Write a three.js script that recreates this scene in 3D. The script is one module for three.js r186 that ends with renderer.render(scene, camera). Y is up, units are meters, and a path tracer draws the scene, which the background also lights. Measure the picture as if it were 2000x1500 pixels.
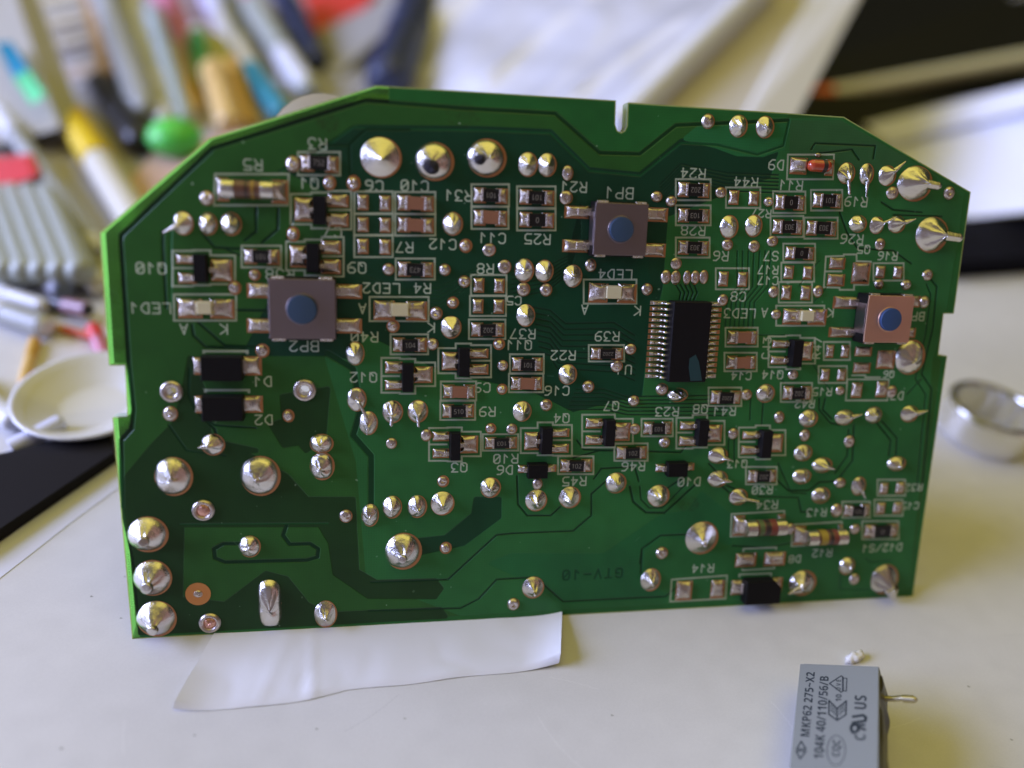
import * as THREE from 'three';
import { mergeGeometries, mergeVertices } from 'three/addons/utils/BufferGeometryUtils.js';
import { RoundedBoxGeometry } from 'three/addons/geometries/RoundedBoxGeometry.js';
import { RectAreaLightUniformsLib } from 'three/addons/lights/RectAreaLightUniformsLib.js';

// ───────────────────────── camera, light, exposure ─────────────────────────
// World: origin at the lower left corner of the circuit board on the table, x along the board's lower edge, y up. Shapes are written in millimetres and scaled to metres by k.
const k = 0.001;
const scene = new THREE.Scene();
scene.background = new THREE.Color(0.03, 0.03, 0.028);          // the dim rest of the room
const RIGHT = new THREE.Vector3(0.98476939, 0.10572556, 0.13802667), UP = new THREE.Vector3(0.00057955, 0.79186932, -0.61069031), FWD = new THREE.Vector3(0.17386465, -0.60146911, -0.77974739);
const EYE = new THREE.Vector3(23.095, 67.538, 47.542);          // mm
const camera = new THREE.PerspectiveCamera(53.1301, 4 / 3, 0.004, 6);
camera.position.copy(EYE).multiplyScalar(k);
camera.quaternion.setFromRotationMatrix(new THREE.Matrix4().makeBasis(RIGHT, UP, FWD.clone().negate()));
camera.focus = 0.0755;
camera.userData.fStop = 8.8;
const renderer = new THREE.WebGLRenderer({ antialias: true });
renderer.toneMapping = THREE.LinearToneMapping;
renderer.toneMappingExposure = 1.06;
renderer.shadowMap.enabled = true;
RectAreaLightUniformsLib.init();

const LEAN = THREE.MathUtils.degToRad(26);
function areaLight(name, color, intensity, w, h, at, look) {
  const l = new THREE.RectAreaLight(color, intensity, w, h);
  l.name = name; l.position.set(...at); l.lookAt(...look); scene.add(l);
  return l;
}
const WINDOW = { w: 0.62, h: 0.38, at: [-0.75, 0.345, -0.11], look: [0.02, 0.03, -0.01] };
const CEIL = { w: 1.3, h: 1.2, at: [0.08, 0.85, -0.28], look: [0.05, 0, -0.12] };
areaLight('window_light', new THREE.Color(0.485, 0.555, 1.0), 19, WINDOW.w, WINDOW.h, WINDOW.at, WINDOW.look);
areaLight('ceiling_light', new THREE.Color(1.0, 0.87, 0.17), 0.60, CEIL.w, CEIL.h, CEIL.at, CEIL.look);

// ───────────────────────── helpers ─────────────────────────
let seedState = 7;
const rnd = () => { seedState = (seedState * 1664525 + 1013904223) >>> 0; return seedState / 4294967296; };
const rr = (a, b) => a + (b - a) * rnd();
const V = (x, y, z) => new THREE.Vector3(x, y, z);
const M_UP = V(0, Math.cos(LEAN), -Math.sin(LEAN)), M_N = V(0, Math.sin(LEAN), Math.cos(LEAN));
const ray = (x, y) => RIGHT.clone().multiplyScalar((x - 1000) / 1500).addScaledVector(UP, (750 - y) / 1500).add(FWD);
const at = (x, y, depth) => ray(x, y).multiplyScalar(depth).add(EYE);                                   // point at that depth
const T = (x, y, h = 0) => { const r = ray(x, y); return r.multiplyScalar((h - EYE.y) / r.y).add(EYE); }; // point on the table, or h above it
const depthOf = (p) => p.clone().sub(EYE).dot(FWD);
function B(x, y, h = 0) {                                                                                // board-local point (mm) h in front of the board face
  const r = ray(x, y), t = (h - EYE.dot(M_N)) / r.dot(M_N), p = r.multiplyScalar(t).add(EYE);
  return V(p.x, p.dot(M_UP), h);
}
const used = {};
function numbered(name) { const n = used[name] = (used[name] ?? -1) + 1; return n ? `${name}_${String(n).padStart(3, '0')}` : name; }
function tag(o, label, category, group) { o.userData.label = label; o.userData.category = category; if (group) o.userData.group = group; return o; }
function structure(o, label) { o.userData.kind = 'structure'; if (label) o.userData.label = label; return o; }
function mesh(name, geo, mat, parent) {
  const m = new THREE.Mesh(geo, mat); m.name = parent ? name : numbered(name); m.castShadow = m.receiveShadow = true;
  (parent ?? scene).add(m); return m;
}
function group(name, parent, p) { const g = new THREE.Group(); g.name = parent ? name : numbered(name); if (p) g.position.set(p.x * k, p.y * k, p.z * k); (parent ?? scene).add(g); return g; }
const mm = (g) => g.scale(k, k, k);
function std(color, roughness, metalness = 0, extra = {}) {
  const c = Array.isArray(color) ? new THREE.Color().setRGB(...color) : new THREE.Color(color);
  return new THREE.MeshPhysicalMaterial({ color: c, roughness, metalness, ...extra });
}
// smooth value noise
function hash(x, y, s) { let h = (x * 374761393 + y * 668265263 + s * 1442695041) | 0; h = Math.imul(h ^ (h >>> 13), 1274126177); return ((h ^ (h >>> 16)) >>> 0) / 4294967296; }
function noise(x, y, s = 0) {
  const xi = Math.floor(x), yi = Math.floor(y), fx = x - xi, fy = y - yi, u = fx * fx * (3 - 2 * fx), v = fy * fy * (3 - 2 * fy);
  return (hash(xi, yi, s) * (1 - u) + hash(xi + 1, yi, s) * u) * (1 - v) + (hash(xi, yi + 1, s) * (1 - u) + hash(xi + 1, yi + 1, s) * u) * v;
}
function noiseTexture(size, fn, repeat = 1) {
  const d = new Uint8Array(size * size * 4);
  for (let y = 0; y < size; y++) for (let x = 0; x < size; x++) { const v = fn(x, y); d.set([v, v, v, 255], (y * size + x) * 4); }
  const t = new THREE.DataTexture(d, size, size); t.magFilter = THREE.LinearFilter; t.wrapS = t.wrapT = THREE.RepeatWrapping; t.repeat.set(repeat, repeat); t.needsUpdate = true;
  return t;
}
const wrapNoise = (x, y, size, cell, s) => { const n = size / cell, gx = x / cell, gy = y / cell, xi = Math.floor(gx), yi = Math.floor(gy), fx = gx - xi, fy = gy - yi, u = fx * fx * (3 - 2 * fx), v = fy * fy * (3 - 2 * fy), h = (a, b) => hash(((a % n) + n) % n, ((b % n) + n) % n, s); return (h(xi, yi) * (1 - u) + h(xi + 1, yi) * u) * (1 - v) + (h(xi, yi + 1) * (1 - u) + h(xi + 1, yi + 1) * u) * v; };
const grain = noiseTexture(256, (x, y) => 255 * (0.5 * wrapNoise(x, y, 256, 32, 1) + 0.3 * wrapNoise(x, y, 256, 8, 2) + 0.2 * wrapNoise(x, y, 256, 2, 3)));
const rough = noiseTexture(256, (x, y) => 150 + 105 * (0.6 * wrapNoise(x, y, 256, 64, 4) + 0.4 * wrapNoise(x, y, 256, 8, 5)));

// ───────────────────────── table, room ─────────────────────────
const tableTex = (() => {
  const S = 1024, d = new Uint8Array(S * S * 4);
  for (let y = 0; y < S; y++) for (let x = 0; x < S; x++) {
    const v = 214 + 9 * (wrapNoise(x, y, S, 128, 11) - 0.5) + 5 * (wrapNoise(x, y, S, 16, 12) - 0.5) + 4 * (hash(x, y, 13) - 0.5);
    d.set([v, v - 1, v - 3, 255], (y * S + x) * 4);
  }
  for (let i = 0; i < 40; i++) { let x = rnd() * S, y = rnd() * S; const a = rr(0, 6.3), n = Math.floor(rr(10, 70)), up = rnd() < 0.5 ? 7 : -9; for (let j = 0; j < n; j++) { const o = ((((Math.floor(y) % S) + S) % S) * S + (((Math.floor(x) % S) + S) % S)) * 4; for (let c = 0; c < 3; c++) d[o + c] += up; x += Math.cos(a + j * 0.006); y += Math.sin(a + j * 0.006); } }
  for (let i = 0; i < 60; i++) { const x = Math.floor(rnd() * S), y = Math.floor(rnd() * S), g = rr(120, 180); for (let a = 0; a < 3; a++) d.set([g, g, g - 6, 255], (((y + (a > 1 ? 1 : 0)) % S) * S + (x + (a % 2)) % S) * 4); }
  const t = new THREE.DataTexture(d, S, S); t.colorSpace = THREE.SRGBColorSpace; t.magFilter = THREE.LinearFilter; t.wrapS = t.wrapT = THREE.RepeatWrapping; t.repeat.set(12, 12); t.needsUpdate = true; return t;
})();
const tableTop = mesh('table_top', new THREE.BoxGeometry(1.5, 0.02, 1.1), std([1, 1, 1], 0.42, 0, { map: tableTex, specularIntensity: 0.7 }));
tableTop.position.set(0.1, -0.01, -0.22); structure(tableTop);
// what the solder and the button plates mirror: the window, the warm ceiling lamp, the wall behind the photographer
{
  const w = group('window'); structure(w);
  w.position.set(...WINDOW.at); w.lookAt(...WINDOW.look);
  const fr = std([0.75, 0.75, 0.74], 0.5);
  const pane = std([0.02, 0.02, 0.02], 0.3, 0, { emissive: new THREE.Color(0.505, 0.56, 1), emissiveIntensity: 1.0 });
  for (const sx of [-1, 1]) { const p = mesh('window_pane', new THREE.BoxGeometry(WINDOW.w / 2 - 0.03, WINDOW.h - 0.03, 0.006), pane, w); p.position.set(sx * WINDOW.w / 4, 0, -0.02); }
  for (const [x, y, a, b] of [[0, WINDOW.h / 2 + 0.02, WINDOW.w + 0.1, 0.04], [0, -WINDOW.h / 2 - 0.02, WINDOW.w + 0.1, 0.04], [-WINDOW.w / 2 - 0.025, 0, 0.045, WINDOW.h], [WINDOW.w / 2 + 0.025, 0, 0.045, WINDOW.h]])
    mesh('window_frame', new RoundedBoxGeometry(a, b, 0.05, 2, 0.006), fr, w).position.set(x, y, -0.02);
  const c = group('ceiling_lamp'); structure(c); c.position.set(...CEIL.at); c.lookAt(...CEIL.look);
  mesh('lamp_diffuser', new THREE.BoxGeometry(CEIL.w - 0.02, CEIL.h - 0.02, 0.008), std([0.1, 0.09, 0.05], 0.5, 0, { emissive: new THREE.Color(1, 0.87, 0.18), emissiveIntensity: 0.3 }), c).position.z = -0.02;
  mesh('lamp_housing', new RoundedBoxGeometry(CEIL.w + 0.04, CEIL.h + 0.04, 0.04, 2, 0.01), std([0.6, 0.58, 0.5], 0.6), c).position.z = -0.05;
  const wall = mesh('wall', new THREE.BoxGeometry(2.2, 1.5, 0.05), std([0.235, 0.192, 0.162], 0.9)); wall.position.set(0.1, 0.65, 0.62); structure(wall);
  const side = mesh('added_salmon_panel', new RoundedBoxGeometry(0.03, 0.6, 0.45, 2, 0.004), std([0.8, 0.42, 0.27], 0.7)); side.position.set(0.42, 0.29, 0.3); side.rotation.y = 0.75; structure(side);  // unseen panel added for the solder and plates to mirror its salmon
}

// ───────────────────────── board artwork (print and etched traces) ─────────────────────────
const CW = 2048, CH = 1344, CS = CW / 86;                        // canvas pixels per mm
const cx = (p) => (p.x + 1) * CS, cy = (p) => (55.2 - p.y) * CS;
const canvas = (w, h) => { const c = document.createElement('canvas'); c.width = w; c.height = h; return c; };
const art = canvas(CW, CH), g2 = art.getContext('2d'), relief = canvas(CW, CH), r2 = relief.getContext('2d'), clear = canvas(CW / 2, CH / 2), t2 = clear.getContext('2d');
const path = (c, pts, s = 1, close = true) => { c.beginPath(); pts.forEach(([x, y], i) => { const p = B(x, y); c[i ? 'lineTo' : 'moveTo'](cx(p) * s, cy(p) * s); }); if (close) c.closePath(); };
const COPPER = '#2d5d27', LAM = '#1f6a3b', GAP = '#0b3319', DARK = '#163f28';
const OUT = [[195, 455], [408, 270], [735, 167], [1203, 196], [1202, 243], [1206, 255], [1213, 259], [1220, 255], [1224, 246], [1226, 200], [1648, 228], [1896, 375], [1863, 613], [1843, 613], [1833, 693], [1850, 695], [1783, 1165], [258, 1248], [219.5, 815], [248.5, 813], [243.5, 714], [212.5, 714]];
g2.fillStyle = LAM; g2.fillRect(0, 0, CW, CH); r2.fillStyle = '#707070'; r2.fillRect(0, 0, CW, CH); t2.fillStyle = '#000'; t2.fillRect(0, 0, CW / 2, CH / 2);
// the copper-free border; on the left its green is brightened with the window glow
const rim = 'rgb(235,235,235)';
t2.fillStyle = rim; const LEFT_RIM = [[190, 452], [408, 266], [735, 162], [760, 170], [760, 205], [600, 245], [415, 291], [238, 460], [252, 705], [262, 800], [258, 838], [238, 860], [240, 990], [262, 1090], [275, 1236], [270, 1252], [254, 1252], [214, 815], [245, 813], [240, 718], [206, 718]];
path(t2, LEFT_RIM, 0.5); t2.fill(); g2.fillStyle = '#28662f'; path(g2, OUT); g2.fill(); g2.fillStyle = '#84cc62'; path(g2, LEFT_RIM); g2.fill();
const INNER = [[238, 460], [415, 291], [715, 197], [905, 212], [1085, 222], [1172, 299], [1250, 301], [1320, 245], [1540, 235], [1543, 226], [1640, 236], [1880, 380], [1846, 604], [1829, 604], [1818, 700], [1834, 706], [1772, 1150], [900, 1198], [275, 1236], [262, 1090], [240, 990], [238, 860], [258, 838], [262, 800], [252, 705]];
t2.fillStyle = '#000'; path(t2, INNER, 0.5); t2.fill();
const fill = (color, pts, high) => { g2.fillStyle = color; path(g2, pts); g2.fill(); g2.strokeStyle = color; g2.lineWidth = 12; g2.lineJoin = 'round'; g2.stroke(); if (high !== undefined) { r2.fillStyle = `rgb(${high},${high},${high})`; path(r2, pts); r2.fill(); r2.strokeStyle = r2.fillStyle; r2.lineWidth = 12; r2.lineJoin = 'round'; r2.stroke(); } };
fill(COPPER, INNER, 150);
fill('#2e6b37', [[640, 700], [760, 500], [830, 420], [1100, 440], [1300, 360], [1420, 350], [1500, 235], [1640, 236], [1880, 380], [1846, 604], [1818, 700], [1772, 1150], [900, 1198], [720, 1130], [700, 900]], 150);
// areas without copper
fill(DARK, [[560, 330], [640, 285], [700, 250], [935, 252], [1075, 258], [1150, 332], [1250, 342], [1330, 277], [1350, 272], [1405, 283], [1480, 300], [1515, 300], [1500, 345], [1480, 350], [1300, 420], [1290, 560], [1240, 770], [1120, 800], [1040, 760], [860, 720], [700, 640], [660, 560], [665, 470], [690, 400]], 96);
fill('#12422a', [[1010, 560], [1260, 500], [1270, 590], [1250, 770], [1130, 780], [1000, 700], [990, 620]], 90);
fill(DARK, [[545, 560], [700, 560], [700, 700], [640, 690], [480, 690]], 100);
fill('#1f3f1c', [[250, 930], [300, 870], [340, 830], [360, 770], [372, 700], [400, 770], [410, 860], [500, 880], [470, 880], [560, 930], [600, 975], [690, 975], [697, 1115], [735, 1137], [850, 1134], [862, 1150], [850, 1166], [720, 1165], [655, 1120], [646, 1060], [625, 1025], [355, 1025], [352, 1170], [440, 1180], [520, 1120], [560, 1130], [600, 1180], [640, 1200], [860, 1190], [870, 1204], [275, 1236], [262, 1090], [240, 990]], 92);
fill('#1f3f1c', [[552, 775], [640, 760], [632, 858], [598, 880], [556, 832]], 92); fill('#1f3f1c', [[620, 800], [600, 790], [632, 840], [620, 860], [555, 870], [530, 830]], 92);
fill('#184428', [[930, 975], [975, 975], [975, 1010], [905, 1062], [820, 1080], [820, 1055], [870, 1050], [925, 1005]], 92);
fill('#276839', [[1180, 1085], [1290, 1010], [1345, 1000], [1370, 965], [1430, 1010], [1425, 1060], [1350, 1050], [1290, 1045], [1255, 1075], [1250, 1130], [1300, 1165], [1100, 1175], [1040, 1135], [960, 1100], [1000, 1085]], 128);
fill('#356338', [[1548, 240], [1640, 240], [1770, 312], [1700, 335], [1545, 335]]);
fill('#2a6f3d', [[1365, 250], [1530, 246], [1528, 288], [1490, 302], [1440, 300], [1400, 285], [1340, 270]], 140);
g2.strokeStyle = '#a3b068'; g2.lineWidth = 5; g2.lineJoin = 'round'; path(g2, OUT); g2.stroke();
// etched gaps between copper areas and between tracks
function gap(pts, w = 5, color = GAP, deep = 40) {
  for (const [c, col, ww] of [[g2, color, w], [r2, `rgb(${deep},${deep},${deep})`, w * 1.2]]) { c.strokeStyle = col; c.lineWidth = ww; c.lineJoin = c.lineCap = 'round'; path(c, pts, 1, false); c.stroke(); }
}
gap(INNER.slice(0, 9), 7, '#123a1a'); gap([INNER[24], INNER[23], INNER[22], INNER[21], INNER[20]], 7, '#123a1a'); gap([[252, 705], [236, 470], [238, 460]], 8, '#123a1a');
gap([[545, 336], [600, 310], [640, 283], [690, 248], [720, 250], [860, 253], [935, 254], [1075, 260], [1150, 333], [1250, 343], [1330, 279], [1400, 283], [1480, 302], [1530, 285], [1541, 238]], 5, '#17502a');
gap([[640, 283], [683, 283], [716, 252], [800, 253]]); gap([[683, 283], [684, 340], [700, 345]]);
gap([[318, 450], [318, 480], [325, 600]]); gap([[334, 450], [334, 600]], 4, '#256d33');
gap([[395, 455], [420, 484], [470, 486]]); gap([[478, 470], [500, 452], [500, 405]]); gap([[512, 474], [542, 448], [543, 408]], 5); gap([[560, 470], [575, 420]], 4);
gap([[375, 635], [378, 655], [402, 678], [480, 682]]); gap([[388, 630], [440, 676], [500, 678]]); gap([[463, 606], [530, 607]], 6); gap([[440, 486], [470, 500]], 4);
gap([[370, 720], [368, 770], [382, 800], [420, 838], [430, 880]]); gap([[330, 830], [365, 880], [440, 890]], 4); gap([[395, 812], [420, 830], [500, 836]], 4);
gap([[640, 690], [690, 720], [705, 800], [690, 850], [725, 890], [725, 990]], 12, '#143f20');
gap([[560, 1025], [553, 1045], [566, 1063], [606, 1062], [622, 1072], [620, 1088], [600, 1094], [440, 1098], [420, 1090], [418, 1072], [436, 1062], [480, 1062]], 8);
gap([[352, 1024], [640, 1022]], 4, '#1b4c26');
gap([[725, 1137], [875, 1132], [970, 1045], [1000, 1042], [1120, 1037], [1155, 1007], [1155, 965], [1195, 930]], 4); gap([[720, 1193], [900, 1188], [935, 1170], [970, 1132], [1035, 1128], [1062, 1142], [1100, 1175], [1300, 1165], [1318, 1150]], 4);
gap([[1010, 930], [1012, 985], [1030, 1007], [1076, 1007], [1094, 990]], 4); gap([[1230, 950], [1237, 980], [1262, 1001], [1298, 1002], [1360, 945]], 5); gap([[1250, 950], [1252, 975], [1268, 992], [1294, 992], [1345, 940]], 3);
gap([[1160, 935], [1175, 915], [1240, 912], [1248, 940]], 4); gap([[1340, 930], [1320, 942], [1302, 955]], 4); gap([[1385, 905], [1398, 920]], 4);
gap([[1405, 945], [1425, 962], [1432, 985]], 4); gap([[1420, 948], [1445, 960]], 4); gap([[1250, 1100], [1254, 1072], [1290, 1046], [1340, 1044]], 4); gap([[1254, 1072], [1252, 1120]], 4);
gap([[1120, 895], [1170, 880], [1220, 880], [1330, 884], [1340, 870]], 4); gap([[1127, 860], [1140, 878], [1195, 880]], 4);
gap([[1465, 820], [1466, 775]], 3); gap([[1488, 830], [1491, 780]], 3); gap([[1423, 858], [1422, 905]], 3); gap([[1434, 858], [1434, 900]], 3);
gap([[1515, 935], [1540, 958], [1580, 958], [1600, 942], [1630, 940]], 4); gap([[1520, 905], [1545, 962], [1575, 964]], 3);
gap([[1612, 778], [1607, 800], [1625, 818]], 4); gap([[1600, 778], [1600, 800], [1622, 826], [1640, 830]], 4); gap([[1658, 840], [1655, 890], [1630, 925]], 4); gap([[1668, 830], [1665, 900], [1640, 932]], 4);
gap([[1712, 825], [1740, 860], [1736, 890]], 4); gap([[1722, 822], [1752, 855], [1750, 890]], 4);
gap([[1560, 975], [1565, 1000], [1585, 1000]], 4); gap([[1430, 1066], [1500, 1070], [1545, 1060]], 3); gap([[1480, 970], [1560, 972]], 3);
gap([[1585, 292], [1592, 280], [1710, 285], [1706, 310]], 4); gap([[1600, 300], [1664, 292], [1678, 312]], 4); gap([[1722, 395], [1745, 410], [1800, 415]], 4); gap([[1745, 420], [1840, 423]], 3);
gap([[1640, 415], [1655, 455], [1675, 485], [1745, 490], [1780, 515]], 4); gap([[1818, 545], [1830, 560], [1822, 640], [1800, 730], [1820, 760], [1800, 960]], 4); gap([[1810, 555], [1818, 575], [1808, 650], [1788, 740], [1808, 770], [1790, 960]], 3); gap([[1800, 740], [1772, 770]], 3);
gap([[1645, 1105], [1640, 1150], [1700, 1152]], 3, '#174f2c'); gap([[1690, 1090], [1700, 1098], [1740, 1095]], 3, '#174f2c');
for (let i = 0; i < 9; i++) gap([[1040 + i * 2, 600 + i * 11], [1075, 606 + i * 11], [1105 - i * 2, 632 + i * 11], [1200, 630 + i * 12], [1240, 655 + i * 11]], 3.2, '#0a2c1a');   // bus of fine tracks beside the chip
for (let i = 0; i < 7; i++) gap([[1135, 400 + i * 10], [1110, 500 + i * 6], [1070, 520 + i * 8], [1000, 528 + i * 9]], 3, '#0b2f1b');
for (let i = 0; i < 6; i++) gap([[1290, 360 + i * 7], [1330, 340 + i * 6 - 20], [1420, 338 + i * 7], [1520, 342 + i * 7]], 3.2, '#0c3320');
for (let i = 0; i < 7; i++) gap([[1440 + i * 11, 490], [1440 + i * 10, 560], [1420 + i * 9, 590], [1416 + i * 9, 640]], 3.2, '#134723');
for (let i = 0; i < 6; i++) gap([[1125 - i * 3, 760 + i * 8], [1180, 760 + i * 8], [1225, 775 + i * 7], [1420, 772 + i * 8]], 3, '#0c341d');
for (let i = 0; i < 5; i++) gap([[700, 530 + i * 8], [780, 566 + i * 4], [860, 560 + i * 9], [940, 520 + i * 7]], 3, '#103d21');
for (let i = 0; i < 5; i++) gap([[1320 + i * 9, 556], [1330 + i * 8, 572], [1326 + i * 7, 590]], 3, '#0c341d');
for (const [a, b] of [[[1500, 720], [1560, 770]], [[1580, 700], [1620, 760]], [[1470, 655], [1540, 655]], [[1590, 590], [1625, 550]], [[1560, 560], [1600, 510]]]) gap([a, b], 3, '#17502b');
// lettering etched into the copper, and silk-screen print
const GLYPH = { 0: '10,30,41,45,36,16,05,01,10|01,45', 1: '12,30,36', 2: '05,16,36,45,44,00,40', 3: '06,46,24,34,43,41,30,10,01', 4: '30,36,02,42', 5: '46,06,04,34,43,41,30,00', 6: '46,26,04,01,10,30,41,42,33,03', 7: '06,46,10', 8: '13,04,05,16,36,45,44,33,13,02,01,10,30,41,42,33', 9: '00,20,42,45,36,16,05,04,13,43', R: '00,06,36,45,44,33,03|23,40', C: '41,30,10,01,05,16,36,45', Q: '10,30,41,45,36,16,05,01,10|22,40', D: '00,06,26,44,42,20,00', L: '06,00,40', E: '40,00,06,46|03,33', A: '00,26,40|12,32', K: '06,00|46,03,40', B: '00,06,36,45,44,33,03|33,42,41,30,00', P: '00,06,36,45,44,33,03', U: '06,01,10,30,41,46', S: '01,10,30,41,42,33,13,04,05,16,36,45', T: '06,46|26,20', V: '06,20,46', G: '45,36,16,05,01,10,30,41,43,23', '/': '00,46', '-': '03,43' };
function lettering(str, px, py, hpx, turn = 180, ctxs = [[g2, 'rgba(190,198,176,0.95)', 3.5]], tight = 1) {
  const o = B(px, py), hm = hpx / 20, u = hm / 6, adv = 6 * u * tight, total = str.length * adv - 2 * u, a = THREE.MathUtils.degToRad(turn), c = Math.cos(a), s = Math.sin(a);
  for (const [ctx, col, w] of ctxs) {
    ctx.strokeStyle = col; ctx.lineWidth = w; ctx.lineCap = ctx.lineJoin = 'round';
    [...str].forEach((ch, i) => { for (const poly of (GLYPH[ch] ?? '').split('|')) { if (!poly) continue; ctx.beginPath(); poly.split(',').forEach((q, j) => { const lx = -total / 2 + i * adv + (+q[0]) * u, ly = (+q[1] - 3) * u, x = (o.x + lx * c - ly * s + 1) * CS, y = (55.2 - (o.y + lx * s + ly * c)) * CS; ctx[j ? 'lineTo' : 'moveTo'](x, y); }); ctx.stroke(); } });
  }
}
lettering('GTV-10', 1157, 1121, 20, 180, [[g2, '#124a2a', 5], [r2, 'rgb(60,60,60)', 5]], 1.15);
for (const [s, x, y, h = 18, a = 180, t = 1] of [['R3', 620, 281], ['R5', 494, 322], ['Q1', 604, 358], ['C6', 731, 363], ['C10', 810, 363], ['R31', 896, 382], ['C11', 962, 465], ['C12', 865, 477], ['R7', 790, 483], ['C7', 650, 453], ['R25', 1050, 467], ['R21', 1121, 365], ['BP1', 1210, 377, 20], ['R24', 1354, 339], ['R44', 1457, 356], ['D9', 1516, 322], ['R11', 1545, 362], ['R19', 1672, 394], ['R27', 1487, 417, 15], ['R28', 1354, 450], ['R6', 1408, 500], ['S7', 1506, 500], ['R26', 1664, 467], ['Q5', 1687, 487, 16], ['R16', 1734, 500, 16], ['Q10', 295, 524], ['LED1', 294, 602], ['A', 359, 643], ['K', 437, 643], ['R38', 547, 536, 18], ['Q9', 697, 523, 19], ['LED2', 745, 563], ['R4', 825, 563], ['A', 708, 603], ['K', 842, 640], ['R8', 948, 525], ['C5', 1004, 587, 16], ['R40', 712, 658], ['R37', 1021, 652], ['Q11', 1014, 674, 18], ['R22', 1100, 694], ['LED4', 1202, 536], ['A', 1142, 605], ['K', 1245, 607], ['R39', 1186, 657], ['C8', 1442, 579], ['LED3', 1445, 612, 18], ['A', 1493, 611], ['K', 1622, 611], ['R17', 1500, 527, 16], ['C17', 1500, 548, 16], ['BP2', 594, 676, 19], ['BP', 1793, 618, 17], ['D1', 513, 745], ['D2', 515, 820], ['Q12', 710, 737], ['C9', 942, 757], ['R9', 952, 804], ['C16', 1088, 763], ['U1', 1219, 722], ['Q7', 1194, 793], ['Q4', 1097, 817], ['R23', 1303, 804], ['Q8', 1368, 799], ['R41', 1415, 803], ['Q14', 1509, 732, 17], ['C14', 1448, 734, 16], ['C13', 1497, 680, 16, 90], ['R47', 1596, 680, 16, 90], ['R42', 1572, 789, 16], ['R15', 1606, 765, 16], ['D7', 1752, 773, 17], ['Q6', 1736, 731, 14], ['Q3', 897, 913], ['R10', 988, 896], ['D6', 986, 918], ['R45', 1122, 940], ['R46', 1237, 911], ['D10', 1346, 941], ['Q13', 1440, 906, 16], ['R30', 1489, 957, 17], ['R34', 1498, 986, 18], ['R13', 1595, 1001, 17], ['R32', 1785, 952, 15], ['C15', 1778, 988, 15], ['D12/S1', 1723, 1070, 17], ['R12', 1606, 1080, 17], ['D8', 1552, 1092, 16], ['R14', 1373, 1110]]) lettering(s, x, y, h, a, undefined, t);
const silk = (pts, close = true, w = 4.6) => { g2.strokeStyle = 'rgba(172,180,156,0.93)'; g2.lineWidth = w; g2.lineJoin = 'miter'; g2.lineCap = 'butt'; path(g2, pts, 1, close); g2.stroke(); };

// ───────────────────────── materials of the board ─────────────────────────
const artTex = new THREE.CanvasTexture(art), reliefTex = new THREE.CanvasTexture(relief), clearTex = new THREE.CanvasTexture(clear);
artTex.colorSpace = THREE.SRGBColorSpace;
const M = {
  mask: std([1, 1, 1], 0.36, 0, { map: artTex, bumpMap: reliefTex, bumpScale: 0.00014, transmission: 1, transmissionMap: clearTex, specularIntensity: 0.55 }),
  laminate: std([0.85, 0.93, 0.66], 1, 0, { transmission: 1, side: THREE.DoubleSide }),
  tin: std([0.74, 0.70, 0.63], 0.26, 1, { roughnessMap: rough, bumpMap: grain, bumpScale: 0.000028 }),
  tinPad: std([0.66, 0.58, 0.50], 0.36, 1, { roughnessMap: rough, bumpMap: grain, bumpScale: 0.00003 }),
  burnt: std([0.035, 0.03, 0.04], 0.7, 0.2, { bumpMap: grain, bumpScale: 0.0002 }),
  plug: std([0.85, 0.46, 0.34], 0.3, 0.9),
  copper: std([0.58, 0.28, 0.13], 0.55, 1),
  via: std([0.70, 0.62, 0.56], 0.36, 1, { roughnessMap: rough, bumpMap: grain, bumpScale: 0.00002 }),
  chip: std([0.008, 0.007, 0.008], 0.5, 0, { specularIntensity: 0.4, bumpMap: grain, bumpScale: 0.00001 }),
  black: std([0.007, 0.006, 0.006], 0.5, 0, { specularIntensity: 0.35 }),
  ceramic: std([0.32, 0.14, 0.075], 0.55),
  alumina: std([0.55, 0.53, 0.48], 0.6),
  steel: std([0.31, 0.255, 0.25], 0.38, 1, { bumpMap: grain, bumpScale: 0.00001 }),  // plate metal darkened: the dark surroundings it mirrors are in the colour
  salmon: std([0.92, 0.60, 0.43], 0.34, 1, { bumpMap: grain, bumpScale: 0.00001 }),  // same plate metal with a salmon reflection put into its colour
  plunger: std([0.035, 0.07, 0.13], 0.5), plungerB: std([0.03, 0.075, 0.19], 0.5),
  ledBody: std([0.55, 0.46, 0.24], 0.4), ledLens: std([0.75, 0.68, 0.42], 0.25, 0, { clearcoat: 0.6 }),
  glassRed: std([0.5, 0.06, 0.02], 0.12, 0, { clearcoat: 1 }),
  brown: std([0.15, 0.065, 0.035], 0.35, 0, { clearcoat: 0.5 }), band: std([0.34, 0.2, 0.03], 0.4), bandRed: std([0.2, 0.045, 0.025], 0.4), bandGreen: std([0.10, 0.14, 0.04], 0.4), bandOchre: std([0.38, 0.26, 0.03], 0.4), bandDark: std([0.04, 0.025, 0.02], 0.4),
};

// ───────────────────────── shapes ─────────────────────────
const weld = (g) => { g.deleteAttribute('normal'); const uv = g.attributes.uv; if (uv) g.deleteAttribute('uv'); const m = mergeVertices(g, 1e-7); m.computeVertexNormals(); return m; };
function withUv(g, s) { const p = g.attributes.position, a = new Float32Array(p.count * 2); for (let i = 0; i < p.count; i++) { a[2 * i] = p.getX(i) / s; a[2 * i + 1] = p.getY(i) / s; } g.setAttribute('uv', new THREE.BufferAttribute(a, 2)); return g; }
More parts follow.
